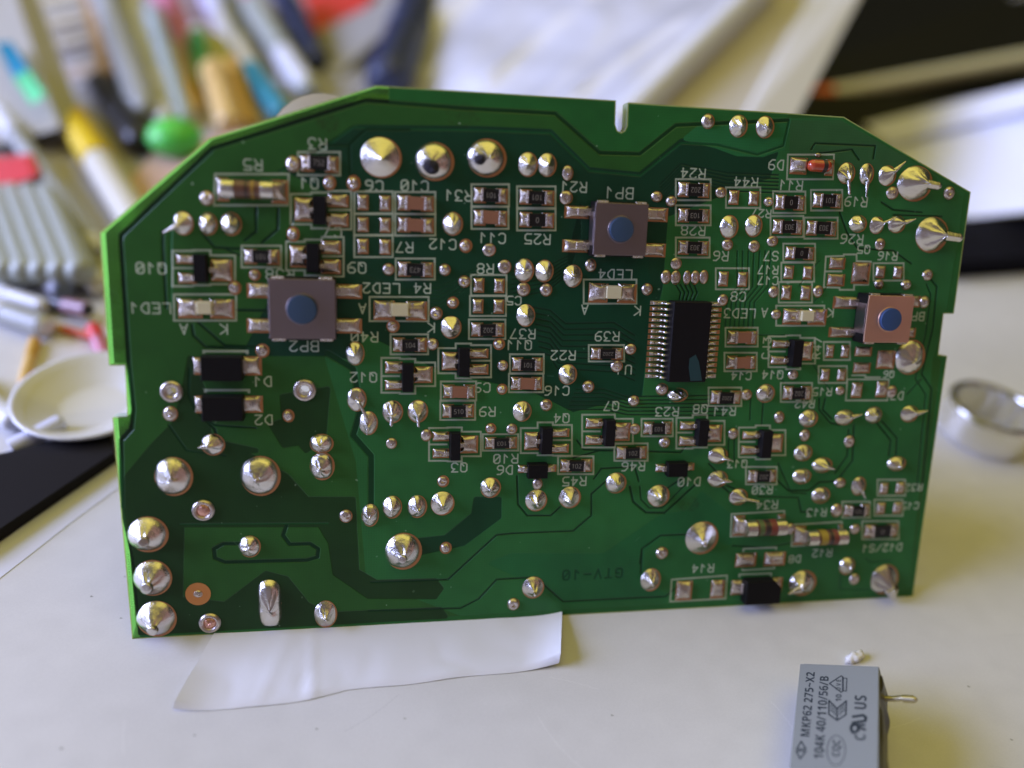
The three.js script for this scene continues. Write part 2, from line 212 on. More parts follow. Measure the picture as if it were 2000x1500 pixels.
/** A frozen drop of solder: radii (mm), height, how cone-like (0 dome .. 1 hollow cone), lean of the tip, unevenness. */
function drop(RX, RY, h, cone, tip, uneven, seed, rings = 9, seg = 30, dimple = 0, square = 0) {
  let rx = RX, ry = RY;
  const pos = [], idx = [];
  for (let i = 0; i <= rings; i++) for (let j = 0; j < seg; j++) {
    const t = i / rings, a = (j / seg) * Math.PI * 2, ro = 1 - t;
    const dome = Math.sqrt(Math.max(0, 1 - ro * ro)), con = 0.75 * Math.pow(t, 1.45) + 0.25 * Math.pow(t, 0.7);
    let z = h * ((1 - cone) * dome + cone * con);
    const n = noise(Math.cos(a) * 1.6 + 5, Math.sin(a) * 1.6 + 5 + t * 0.6, seed) - 0.5, n2 = noise(Math.cos(a) * 2.7 + 9, Math.sin(a) * 2.7 + 9, seed + 3) - 0.5, n3 = noise(Math.cos(a) * 4 + 9, Math.sin(a) * 4 + t * 5, seed + 7) - 0.5;
    z *= 1 + uneven * (n * 1.3 + n2 * 1.5 * (1 - t) + n3 * 0.35) * (1 - t * 0.6);
    if (dimple) z -= h * dimple * Math.exp(-((ro / 0.32) ** 2));
    const rs = ro * (1 + uneven * n * 0.3 * (1 - t)), s = Math.pow(t, 1.6), sq = square ? Math.pow(Math.abs(Math.cos(a)) ** square + Math.abs(Math.sin(a)) ** square, -1 / square) : 1; rx = RX * sq; ry = RY * sq;
    pos.push(Math.cos(a) * rx * rs + tip[0] * s, Math.sin(a) * ry * rs + tip[1] * s, z);
  }
  for (let i = 0; i < rings; i++) for (let j = 0; j < seg; j++) { const a = i * seg + j, b = i * seg + (j + 1) % seg, c = a + seg, d = b + seg; idx.push(a, b, c, b, d, c); }
  const g = new THREE.BufferGeometry(); g.setAttribute('position', new THREE.Float32BufferAttribute(pos, 3)); g.setIndex(idx); g.computeVertexNormals();
  return mm(withUv(g, 2));
}
/** A pillow of solder on a rectangular pad (w x d mm), its corners drawn out. */
function pillow(w, d, h, seed, bias = 0) {
  const n = 9, pos = [], idx = [];
  for (let i = 0; i <= n; i++) for (let j = 0; j <= n; j++) {
    const u = i / n * 2 - 1, v = j / n * 2 - 1, e = (1 - u ** 4) * (1 - v ** 4), q = noise(u * 1.7 + 8, v * 1.7 + 8, seed) - 0.5;
    const pinch = 1 - 0.13 * (1 - v * v) * (Math.abs(u) > 0.99 ? 1 : u * u), pinch2 = 1 - 0.1 * (1 - u * u) * v * v;
    pos.push(u * w / 2 * pinch + q * 0.05, v * d / 2 * pinch2 + (noise(u * 2 + 3, v * 2, seed + 5) - 0.5) * 0.08, h * Math.pow(Math.max(0, e), 0.55) * (1 + 0.7 * q + bias * u) + 0.002);
  }
  for (let i = 0; i < n; i++) for (let j = 0; j < n; j++) { const a = i * (n + 1) + j; idx.push(a, a + n + 1, a + 1, a + 1, a + n + 1, a + n + 2); }
  const g = new THREE.BufferGeometry(); g.setAttribute('position', new THREE.Float32BufferAttribute(pos, 3)); g.setIndex(idx); g.computeVertexNormals();
  return mm(withUv(g, 1.5));
}
const flat = (w, d, t = 0.03) => mm(new THREE.BoxGeometry(w, d, t));
const rbox = (w, d, h, r = 0.08, seg = 2) => mm(new RoundedBoxGeometry(w, d, h, seg, Math.min(r, w / 2.01, d / 2.01, h / 2.01)));
const place = (m, x, y, z) => { m.position.set(x * k, y * k, z * k); return m; };
const disc = (r, t = 0.03, seg = 28) => mm(new THREE.CylinderGeometry(r, r, t, seg).rotateX(Math.PI / 2));
const scaleAt = (x, y) => 1 / B(x + 0.5, y).sub(B(x - 0.5, y)).length();                    // photo pixels per mm there
const scaleY = (x, y) => 1 / B(x, y + 0.5).sub(B(x, y - 0.5)).length();

// ───────────────────────── the circuit board ─────────────────────────
const board = group('circuit_board'); board.rotation.x = -LEAN;
tag(board, 'green printed circuit board, solder side towards the viewer, crowded with chips and solder joints', 'circuit board');
const part = (name, x, y, h = 0) => group(name, board, B(x, y, h));
const wmm = (x0, x1, y) => B(x1, y).x - B(x0, y).x, hmm = (x, y0, y1) => B(x, y0).y - B(x, y1).y;
{
  const shape = new THREE.Shape(OUT.map(([x, y]) => { const p = B(x, y); return new THREE.Vector2(p.x, p.y); }));
  const holes = [[335, 765, 9], [595, 762, 10]].map(([x, y, r]) => { const p = B(x, y), h = new THREE.Path(); h.absarc(p.x, p.y, r / scaleAt(x, y), 0, Math.PI * 2, true); return h; });
  shape.holes = holes;
  const ext = new THREE.ExtrudeGeometry(shape, { depth: 1.45, bevelEnabled: false, curveSegments: 20 }), gr = ext.groups[1], walls = new THREE.BufferGeometry();
  walls.setAttribute('position', new THREE.BufferAttribute(ext.attributes.position.array.slice(gr.start * 3, (gr.start + gr.count) * 3), 3)); walls.computeVertexNormals();
  place(mesh('laminate_edge', mm(walls), M.laminate, board), 0, 0, -1.45);
  mesh('laminate_back', mm(new THREE.ShapeGeometry(shape, 20).rotateY(Math.PI).scale(-1, 1, 1).translate(0, 0, -1.45)), std([0.35, 0.6, 0.25], 0.6, 0, { transmission: 0.5, side: THREE.DoubleSide }), board);
  const face = new THREE.ShapeGeometry(shape, 20), p = face.attributes.position, uv = new Float32Array(p.count * 2);
  for (let i = 0; i < p.count; i++) { uv[2 * i] = (p.getX(i) + 1) * CS / CW; uv[2 * i + 1] = 1 - (55.2 - p.getY(i)) * CS / CH; }
  face.setAttribute('uv', new THREE.BufferAttribute(uv, 2));
  mesh('solder_mask', mm(face), M.mask, board);
}
// print on the small components: one sheet of codes
const CODES = ['752', '101', '473', '104', '510', '103', '102', '202', '0', '2202', '303', ''], codeSheet = canvas(512, 512), k2 = codeSheet.getContext('2d');
k2.fillStyle = '#0e0c0c'; k2.fillRect(0, 0, 512, 512); k2.fillStyle = '#8f8a80'; k2.textAlign = 'center'; k2.textBaseline = 'middle';
CODES.forEach((c, i) => { k2.save(); k2.translate((i % 4) * 128 + 64, Math.floor(i / 4) * 128 + 64); k2.scale(0.8, 1.15); k2.font = `${c.length > 3 ? 44 : 56}px sans-serif`; k2.fillText(c, 0, 0); k2.restore(); });
const codeTex = new THREE.CanvasTexture(codeSheet); codeTex.colorSpace = THREE.SRGBColorSpace;
const codeMat = std([1, 1, 1], 0.4, 0, { map: codeTex });
function codedBody(w, d, h, code, flip) {
  const g = rbox(w, d, h, 0.06), p = g.attributes.position, nrm = g.attributes.normal, uv = new Float32Array(p.count * 2), i = Math.max(0, CODES.indexOf(code));
  for (let v = 0; v < p.count; v++) {
    let a = p.getX(v) / (w * k) * 0.86 + 0.5, b = p.getY(v) / (d * k) * 0.86 + 0.5; if (flip) { a = 1 - a; b = 1 - b; }
    if (nrm.getZ(v) < 0.7) { a = 0.04; b = 0.04; }
    uv[2 * v] = ((i % 4) + a) / 4; uv[2 * v + 1] = 1 - (Math.floor(i / 4) + 1 - b) / 4;
  }
  g.setAttribute('uv', new THREE.BufferAttribute(uv, 2)); return g;
}
let seedN = 1;
function solderPad(parent, x, y, w, d, h, ox = 0.05, oy = -0.05, bias = 0) {
  mesh('copper_pad', flat(w * 1.06, d * 1.07), M.copper, parent).position.set((x + ox) * k, (y + oy) * k, 0.015 * k);
  return place(mesh('solder', pillow(w, d, h, seedN++, bias), M.tinPad, parent), x, y, 0.03);
}
/** Two-terminal chip parts in their printed boxes: kind R (coded resistor), C (ceramic capacitor), E (bare pads). */
function chipPart(kind, x0, y0, x1, y1, code = '', flip = true) {
  silk([[x0, y0], [x1, y0 + (x1 - x0) * 0.0], [x1, y1], [x0, y1]]);
  const X = (x0 + x1) / 2, Y = (y0 + y1) / 2, w = wmm(x0, x1, Y), d = hmm(X, y0, y1);
  const g = part({ R: 'resistor', C: 'ceramic_capacitor', E: 'solder_pads' }[kind], X, Y), pw = w * (kind === 'E' ? 0.27 : 0.3), pd = d * 0.66, px = w * (kind === 'E' ? 0.29 : 0.29);
  for (const s of [-1, 1]) solderPad(g, s * px, 0, pw, pd, kind === 'E' ? 0.22 : 0.36, 0.06, -0.04, kind === 'E' ? 0 : -s * 0.4);
  if (kind === 'E') return g;
  const tilt = rr(-0.035, 0.035), sx = rr(-0.06, 0.06), sy = rr(-0.05, 0.05);
  const bw = w * 0.46, bd = d * 0.6, h = kind === 'R' ? 0.46 : 0.62;
  for (const s of [-1, 1]) place(mesh('terminal', rbox(0.22, bd * 1.02, h * 1.02, 0.05), M.tinPad, g), s * (bw / 2 + 0.03) + sx, sy + s * tilt * bw / 2, h / 2 + 0.05).rotation.z = tilt;
  const r = 0.05;
  const b = kind === 'R' ? mesh('body', codedBody(bw - 0.1, bd, h, code, flip), codeMat, g) : mesh('body', rbox(bw - 0.1, bd * 0.98, h * 0.97, 0.08), M.ceramic, g);
  place(b, sx, sy, h / 2 + r).rotation.z = tilt;
  return g;
}
for (const a of [['R', 582, 297, 664, 342, '752', false], ['R', 921, 360, 994, 403, '101'], ['C', 921, 404, 993, 447], ['R', 1010, 364, 1085, 406, '101'], ['R', 1010, 408, 1085, 450, '0'], ['R', 1320, 350, 1388, 391, '202'], ['R', 1320, 401, 1388, 440, '103'], ['R', 1320, 464, 1386, 503, '303'], ['E', 1418, 366, 1485, 406], ['R', 1510, 374, 1573, 416, '0'], ['R', 1584, 371, 1645, 411, '101'], ['R', 1505, 422, 1569, 463, '303'], ['R', 1571, 425, 1636, 466, '303'], ['R', 1530, 476, 1592, 512, '0'], ['E', 1526, 513, 1590, 550], ['E', 1521, 551, 1586, 591], ['E', 1398, 524, 1463, 565], ['R', 472, 480, 549, 522, '101'], ['C', 772, 375, 850, 418], ['C', 772, 418, 850, 460], ['E', 692, 374, 767, 417], ['E', 692, 418, 767, 459], ['E', 692, 460, 767, 502], ['R', 773, 505, 849, 546, '473'], ['E', 920, 537, 989, 577], ['E', 918, 578, 988, 617], ['R', 916, 624, 987, 662, '202'], ['R', 763, 653, 836, 692, '104', false], ['R', 996, 692, 1062, 729, '101'], ['C', 994, 730, 1061, 766], ['C', 861, 745, 930, 782], ['R', 860, 783, 928, 820, '510', false], ['R', 1150, 674, 1219, 706, '2202'], ['R', 943, 848, 1012, 880, '103'], ['R', 1253, 818, 1314, 852, '103'], ['R', 1090, 891, 1159, 926, '102', false], ['R', 1200, 866, 1265, 900, '102', false], ['R', 1525, 748, 1586, 785, '202'], ['R', 1384, 757, 1448, 793, '2202'], ['C', 1417, 640, 1480, 677], ['C', 1415, 689, 1478, 725], ['R', 1457, 912, 1517, 946, '202'], ['R', 1645, 980, 1699, 1011, '101'], ['R', 1684, 1018, 1755, 1053, '0'], ['E', 1714, 937, 1768, 968], ['E', 1708, 976, 1763, 1007], ['E', 1706, 514, 1765, 548], ['E', 1609, 668, 1660, 703], ['E', 1599, 715, 1654, 748]]) chipPart(...a);
// bare pads in odd layouts
function barePads(rects, h = 0.2) { const X = rects[0][0], Y = rects[0][1], g = part('solder_pads', X, Y), o = B(X, Y); for (const [x0, y0, x1, y1] of rects) { const c = B((x0 + x1) / 2, (y0 + y1) / 2).sub(o); solderPad(g, c.x, c.y, wmm(x0, x1, y0), hmm(x0, y0, y1), h, 0.04, -0.06); } return g; }
silk([[1312, 1132], [1420, 1124], [1417, 1169], [1309, 1175]]); barePads([[1320, 1135, 1350, 1170], [1388, 1133, 1413, 1166]], 0.34);
barePads([[1437, 1080, 1475, 1105], [1493, 1078, 1532, 1103]], 0.4); silk([[1452, 1078], [1452, 1072], [1516, 1069], [1516, 1074]], false); silk([[1450, 1110], [1450, 1114], [1512, 1110], [1512, 1106]], false);
silk([[1655, 741], [1736, 741], [1733, 782], [1652, 782]]); barePads([[1663, 747, 1682, 775], [1711, 745, 1731, 774]], 0.3);
barePads([[1670, 677, 1701, 694], [1667, 708, 1698, 727], [1713, 685, 1746, 718]]); silk([[1663, 733], [1690, 733], [1690, 737], [1720, 737]], false);
barePads([[1620, 503, 1649, 524], [1616, 535, 1648, 557], [1664, 513, 1697, 552]]);
silk([[1613, 501], [1648, 500], [1648, 497], [1673, 497], [1673, 510], [1701, 511], [1696, 556], [1668, 556], [1668, 566], [1640, 566], [1640, 562], [1609, 561]]); silk([[1611, 530], [1645, 530]], false);
// three-lead transistors: side -1 = single lead on the left
function transistor(X, Y, side, bw, bd, single, pads) {
  const o = B(X, Y), g = part('transistor', X, Y), w = wmm(X, X + bw, Y), d = hmm(X, Y - bd / 2, Y + bd / 2);
  const b = mesh('body', new THREE.ExtrudeGeometry(new THREE.Shape([[-w / 2, 0], [w / 2, 0], [w / 2 * 0.82, 0.85], [-w / 2 * 0.82, 0.85]].map((q) => new THREE.Vector2(...q))), { depth: d - 0.16, bevelEnabled: true, bevelSize: 0.05, bevelThickness: 0.08, bevelSegments: 2 }).rotateX(Math.PI / 2).translate(0, (d - 0.16) / 2, 0.12), M.chip, g);
  b.geometry.scale(k, k, k);
  for (const [x0, y0, x1, y1] of [single, ...pads]) {
    const c = B((x0 + x1) / 2, (y0 + y1) / 2).sub(o), pw = wmm(x0, x1, y0), pd = hmm(x0, y0, y1), s = Math.sign(c.x);
    solderPad(g, c.x, c.y, pw, pd, 0.3, 0.05, -0.05, -s * 0.3);
    const inner = Math.abs(c.x) - pw / 2, ld = Math.min(0.45, pd * 0.6);
    place(mesh('lead', rbox(0.5, ld, 0.16, 0.05), M.tinPad, g), s * (inner + 0.15), c.y, 0.36);
  }
  const L = single, P = pads, x0 = Math.min(L[0], P[0][0]) - 7, x1 = Math.max(L[2], P[0][2]) + 7, t = Y - bd / 2 - 7, u = Y + bd / 2 + 7, hw = bw / 2 + 4;
  const [la, lb, ra, rb] = side < 0 ? [L[1] - 8, L[3] + 8, P[0][1] - 7, P[1][3] + 7] : [P[0][1] - 7, P[1][3] + 7, L[1] - 8, L[3] + 8];
  silk([[x0, la], [X - hw, la], [X - hw, t], [X + hw, t], [X + hw, ra], [x1, ra], [x1, rb], [X + hw, rb], [X + hw, u], [X - hw, u], [X - hw, lb], [x0, lb]]);
  const my = (P[0][3] + P[1][1]) / 2; silk(side < 0 ? [[X + hw, my], [x1, my]] : [[x0, my], [X - hw, my]], false);
}
for (const a of [[625, 411, -1, 26, 56, [575, 387, 612, 430], [[640, 380, 679, 403], [640, 417, 679, 441]]], [612, 503, -1, 26, 56, [566, 480, 598, 520], [[627, 470, 664, 494], [627, 507, 664, 533]]], [394, 523, 1, 26, 54, [412, 507, 452, 547], [[344, 497, 381, 514], [348, 533, 382, 552]]], [796, 735, 1, 22, 54, [809, 716, 843, 746], [[752, 706, 784, 727], [752, 742, 784, 760]]], [905, 705, -1, 22, 54, [863, 688, 895, 721], [[918, 681, 952, 698], [918, 711, 952, 730]]], [888, 868, 1, 20, 52, [899, 851, 932, 883], [[845, 843, 875, 860], [845, 876, 875, 893]]], [1065, 857, -1, 22, 50, [1024, 844, 1053, 877], [[1077, 837, 1110, 852], [1077, 867, 1109, 883]]], [1187, 842, 1, 20, 50, [1196, 826, 1229, 859], [[1144, 817, 1174, 835], [1143, 850, 1174, 867]]], [1367, 842, 1, 20, 50, [1380, 830, 1408, 861], [[1328, 823, 1360, 838], [1326, 852, 1358, 869]]], [1490, 864, 1, 20, 52, [1499, 848, 1527, 881], [[1450, 842, 1480, 856], [1447, 870, 1478, 886]]], [1549, 688, 1, 20, 52, [1559, 668, 1585, 702], [[1508, 664, 1537, 678], [1505, 695, 1535, 710]]]]) transistor(...a);
// moulded diodes with flat leads
function diode(X, Y, bw, bd, h, pads, chamfer) {
  const o = B(X, Y), g = part('diode', X, Y), w = wmm(X - bw / 2, X + bw / 2, Y), d = hmm(X, Y - bd / 2, Y + bd / 2), cc = chamfer ? w * 0.2 : 0.01;
  const sh = new THREE.Shape([[-w / 2, -d / 2], [w / 2, -d / 2], [w / 2, d / 2 - cc], [w / 2 - cc, d / 2], [-w / 2, d / 2]].map((q) => new THREE.Vector2(...q)));
  mesh('body', mm(new THREE.ExtrudeGeometry(sh, { depth: h - 0.24, bevelEnabled: true, bevelSize: 0.06, bevelThickness: 0.12, bevelSegments: 2 }).translate(0, 0, 0.22)), M.black, g);
  for (const [x0, y0, x1, y1] of pads) { const c = B((x0 + x1) / 2, (y0 + y1) / 2).sub(o), pw = wmm(x0, x1, y0), pd = hmm(x0, y0, y1), s = Math.sign(c.x); solderPad(g, c.x, c.y, pw, pd, 0.32, 0.12, -0.05, -s * 0.4); place(mesh('lead', rbox(0.7, pd * 0.75, 0.2, 0.07), M.tinPad, g), s * (Math.abs(c.x) - pw / 2 + 0.02), c.y, 0.5); }
}
diode(438, 715, 76, 44, 1.5, [[377, 698, 396, 730], [475, 696, 508, 731]]); diode(440, 792, 76, 44, 1.5, [[380, 773, 398, 805], [474, 773, 510, 804]]);
silk([[398, 691], [398, 686], [483, 686], [483, 692]], false, 6); silk([[401, 767], [401, 762], [486, 762], [486, 768]], false, 6);
diode(1047, 915, 36, 25, 1.0, [[1011, 908, 1028, 922], [1068, 907, 1084, 920]]); diode(1317, 912, 36, 25, 1.0, [[1280, 906, 1298, 920], [1336, 904, 1353, 917]]);
diode(1480, 1147, 64, 42, 1.35, [[1427, 1133, 1451, 1160], [1508, 1128, 1525, 1154]], true); silk([[1444, 1128], [1444, 1122], [1506, 1120], [1506, 1126]], false, 5);
// round-bodied parts lying in their boxes
function roundPart(name, box, X0, X1, Y, dpx, bands, bodyMat) {
  const [a, b, c, e] = box, sl = (e - b) * 0; silk([[a, b + sl], [c, b - (name === 'melf_resistor' && Y > 900 ? 6 : 0)], [c - 2, e - (Y > 900 ? 6 : 0)], [a - 2, e]]);
  const X = (X0 + X1) / 2, o = B(X, Y), g = part(name, X, Y), w = wmm(X0, X1, Y), r = dpx / scaleY(X, Y) / 2, bl = B(a, Y).x - o.x, br = B(c, Y).x - o.x;
  const ends = name === 'melf_resistor' ? [0.24, 0.2] : [0.0, 0.0];
  mesh('body', mm(new THREE.CapsuleGeometry(r * 0.97, w * (1 - ends[0] - ends[1]) - r * (ends[0] ? 0.2 : 1.7), 4, 22).scale(1, 1, 1).rotateZ(Math.PI / 2).translate((ends[0] - ends[1]) * w / 2, 0, r + 0.06)), bodyMat, g);
  for (const [u, v, m] of bands) mesh('colour_band', mm(new THREE.CylinderGeometry(r * 1.0, r * 1.0, (v - u) * w, 24).rotateZ(Math.PI / 2).translate(((u + v) / 2 - 0.5) * w, 0, r + 0.06)), m, g);
  if (ends[0]) for (const s of [-1, 1]) mesh('end_cap', mm(new THREE.CylinderGeometry(r * 1.06, r * 1.06, w * 0.26, 24).rotateZ(Math.PI / 2).translate(s * (w / 2 - w * 0.1), 0, r + 0.06)), M.tin, g);
  for (const [x, s] of [[bl, -1], [br, 1]]) { const inner = s * (w / 2 - 0.25), pw = Math.abs(x - inner) * 0.86; solderPad(g, (x + inner) / 2 - s * 0.05, 0, pw, r * 2.4, r * 0.75, 0.06, -0.06, -s * 0.6); }
}
roundPart('melf_resistor', [420, 340, 564, 401], 440, 534, 371, 36, [[0.22, 0.44, M.brown], [0.46, 0.5, M.bandDark], [0.58, 0.64, M.band]], M.brown);
roundPart('melf_resistor', [1429, 1004, 1532, 1048], 1449, 1520, 1024, 30, [[0.3, 0.42, M.bandGreen], [0.46, 0.58, M.bandDark], [0.62, 0.82, M.bandRed]], M.brown);
roundPart('melf_resistor', [1548, 1025, 1644, 1067], 1568, 1638, 1043, 28, [[0.3, 0.48, M.bandOchre], [0.55, 0.62, M.bandDark], [0.66, 0.8, M.bandRed]], M.brown);
roundPart('glass_diode', [1539, 302, 1629, 350], 1571, 1615, 325, 25, [[0.58, 0.76, M.bandDark]], M.glassRed);
// light-emitting diodes
function led(box, X0, X1, Y, dpx) {
  const [a, b, c, e] = box; silk([[a, b], [c, b], [c, e], [a, e]]);
  const X = (X0 + X1) / 2, g = part('led', X, Y), w = wmm(X0, X1, Y), d = dpx / scaleY(X, Y), bw = wmm(a, c, Y);
  for (const s of [-1, 1]) { const pw = (bw * 0.86 - w) / 2 + 0.5; solderPad(g, s * (w / 2 + pw / 2 - 0.42), -0.05, pw, d * 1.3, 0.4, 0.06, -0.1, -s * 0.6); }
  place(mesh('body', rbox(w * 1.2, d * 0.96, 0.4, 0.04), M.ledBody, g), 0, 0, 0.26);
  place(mesh('lens', rbox(w * 0.8, d * 0.9, 0.4, 0.1), M.ledLens, g), 0, 0, 0.56);
  for (const s of [-1, 1]) place(mesh('terminal', rbox(w * 0.12, d * 0.98, 0.42, 0.03), M.tinPad, g), s * w * 0.58, 0, 0.27);
}
led([340, 575, 461, 626], 383, 420, 600, 27); led([722, 580, 837, 627], 760, 802, 604, 27); led([1140, 546, 1243, 593], 1177, 1214, 570, 27); led([1516, 597, 1610, 636], 1556, 1586, 616, 22);
// push buttons
function button(X, Y, size, h, plate, plunger, legs) {
  const o = B(X, Y), g = part('push_button', X, Y), s = size;
  place(mesh('body', rbox(s, s * 0.98, h - 0.1, 0.12), M.black, g), 0, 0, (h - 0.1) / 2 + 0.05);
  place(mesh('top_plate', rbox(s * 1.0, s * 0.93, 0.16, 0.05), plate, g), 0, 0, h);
  for (const sx of [-1, 1]) { for (const sy of [-1, 1]) place(mesh('plate_tab', rbox(s * 0.2, 0.22, 0.5, 0.05), M.tinPad, g), sx * s * 0.36, sy * (s * 0.48), h - 0.2); place(mesh('side_plate', rbox(0.1, s * 0.6, h * 0.8, 0.04), M.steel, g), sx * (s / 2 + 0.02), 0, h * 0.55); }
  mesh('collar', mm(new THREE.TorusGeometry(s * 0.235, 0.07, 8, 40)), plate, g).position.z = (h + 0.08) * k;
  const pr = s * 0.225, pts = [[0, 0], [pr, 0], [pr, 0.5], [pr - 0.06, 0.58], [0, 0.6]].map((q) => new THREE.Vector2(...q));
  mesh('plunger', mm(new THREE.LatheGeometry(pts, 40).rotateX(Math.PI / 2)), plunger, g).position.z = (h - 0.1) * k;
  for (const [x0, y0, x1, y1] of legs) {
    const c = B((x0 + x1) / 2, (y0 + y1) / 2).sub(o), w = wmm(x0, x1, y0), d = hmm(x0, y0, y1), sg = Math.sign(c.x);
    solderPad(g, c.x + sg * w * 0.05, c.y, w, d, 0.28, sg * 0.05, -0.06, -sg * 0.3);
    place(mesh('leg', rbox(Math.abs(c.x) - s / 2 + 0.5, d * 0.62, 0.18, 0.06), M.tinPad, g), sg * (s / 2 + (Math.abs(c.x) - s / 2) / 2 - 0.1), c.y, 0.4);
  }
  return g;
}
button(594, 600, 5.75, 1.75, M.steel, M.plunger, [[487, 553, 536, 580], [487, 622, 536, 648], [650, 555, 702, 581], [650, 622, 702, 649]]);
button(1201, 448, 5.15, 1.8, M.steel, M.plunger, [[1107, 402, 1152, 425], [1103, 468, 1150, 491], [1256, 405, 1300, 431], [1254, 475, 1296, 500]]);
button(1712, 619, 5.15, 2.0, M.salmon, M.plungerB, [[1632, 579, 1684, 601], [1624, 639, 1680, 657], [1766, 578, 1794, 598], [1758, 640, 1785, 658]]).userData.label = 'push button near the right edge with a salmon reflection painted into its top plate';
// the chip with 28 pins
{
  const c4 = [[1303, 587], [1380, 587], [1369, 746], [1290, 742]], X = 1335, Y = 664, o = B(X, Y), g = part('microchip', X, Y);
  const w = wmm(1300, 1373, 664), d = hmm(1335, 588, 742);
  place(mesh('body', rbox(w, d, 1.55, 0.14, 3), M.chip, g), 0, 0, 0.95);
  for (const s of [-1, 1]) for (let i = 0; i < 14; i++) {
    const y = d / 2 - 0.32 - i * (d - 0.64) / 13, x = s * (w / 2 + 0.95);
    place(mesh('copper_pad', flat(1.7, 0.4), i === 0 || i === 13 ? M.tinPad : M.copper, g), x, y, 0.015);
    place(mesh('solder', pillow(1.25, 0.34, 0.14, seedN++), M.tinPad, g), x, y, 0.03);
    const pts = [[0, 0.85], [0.42, 0.85], [0.62, 0.3], [0.8, 0.16], [1.15, 0.16]].map(([a, z]) => V(s * (w / 2 - 0.05 + a) , y, z));
    mesh('pin', mm(new THREE.TubeGeometry(new THREE.CatmullRomCurve3(pts), 8, 0.14, 6)), M.tin, g);
  }
  const tape = mesh('tape_scrap', mm(new THREE.ExtrudeGeometry(new THREE.Shape([[-0.5, 0.9], [0.1, 1.3], [0.5, 0.6], [1.0, -1.3], [-0.2, -1.35], [-0.5, 0]].map((q) => new THREE.Vector2(...q))), { depth: 0.02, bevelEnabled: false })), std([0.02, 0.06, 0.065], 0.3), g);
  place(tape, 0.55, -2.5, 1.735);
}

// ───────────────────────── solder joints and vias ─────────────────────────
/** x, y, radius (photo px), cone 0..1, height in radii, spike [dx, dy] px from the joint or 0, options */
function joint(x, y, r, cone = 0.6, hgt = 1, spike = 0, opt = {}) {
  cone = Math.min(0.95, cone + 0.2);
  const s = scaleAt(x, y), R = r / s, ry = (opt.ry ?? r) / scaleY(x, y), g = part('solder_joint', x, y), sd = seedN++, h = R * hgt;
  mesh('copper_ring', mm(new THREE.CylinderGeometry(R * 1.06, R * 1.06, 0.03, 32).rotateX(Math.PI / 2).scale(1, ry / R, 1)), M.copper, g).position.set(R * 0.07 * k, -R * 0.02 * k, 0.015 * k);
  let tip = [rr(-0.12, 0.12) * R, rr(-0.25, 0.02) * R];
  if (spike) tip = [spike[0] / s * 0.35, -spike[1] / s * 0.35];
  place(mesh('solder', drop(R, ry, h, cone, tip, opt.uneven ?? 0.5, sd), opt.mat ?? M.tin, g), 0, 0, 0.03);
  if (spike) {
    const a = V(tip[0], tip[1], h * 0.6), e = V(spike[0] / s, -spike[1] / s, Math.min(h * 0.95, h * 0.45 + 0.35)), rad = opt.wire ?? R * 0.17;
    const c = new THREE.LineCurve3(a, e), t = new THREE.TubeGeometry(c, 6, rad, 8), p = t.attributes.position, dir = e.clone().sub(a);
    for (let i = 0; i < p.count; i++) { const q = V(p.getX(i), p.getY(i), p.getZ(i)), f = THREE.MathUtils.clamp(q.clone().sub(a).dot(dir) / dir.lengthSq(), 0, 1), on = a.clone().addScaledVector(dir, f), sh = opt.blunt ? 1.15 - 0.2 * f : 1.9 - 1.5 * f; q.sub(on).multiplyScalar(sh).add(on); p.setXYZ(i, q.x, q.y, q.z); }
    const cap = new THREE.SphereGeometry(rad * (opt.blunt ? 0.95 : 0.42), 8, 6).translate(e.x, e.y, e.z);
    t.computeVertexNormals(); mesh('lead', mm(mergeGeometries([t, cap])), M.tin, g);
  } else if (opt.pin !== false && r > 13) {
    const pr = R * (opt.pinR ?? 0.15), pl = h * 0.3;
    const lead = mesh('lead', mm(new THREE.LatheGeometry([[0, 0], [pr, 0], [pr, pl * 0.8], [pr * 0.75, pl], [0, pl]].map((q) => new THREE.Vector2(...q)), 14).rotateX(Math.PI / 2)), M.tin, g);
    place(lead, tip[0], tip[1], h * 0.86); lead.rotation.set(rr(-0.3, 0.3), rr(-0.3, 0.3), 0);
  }
  return g;
}
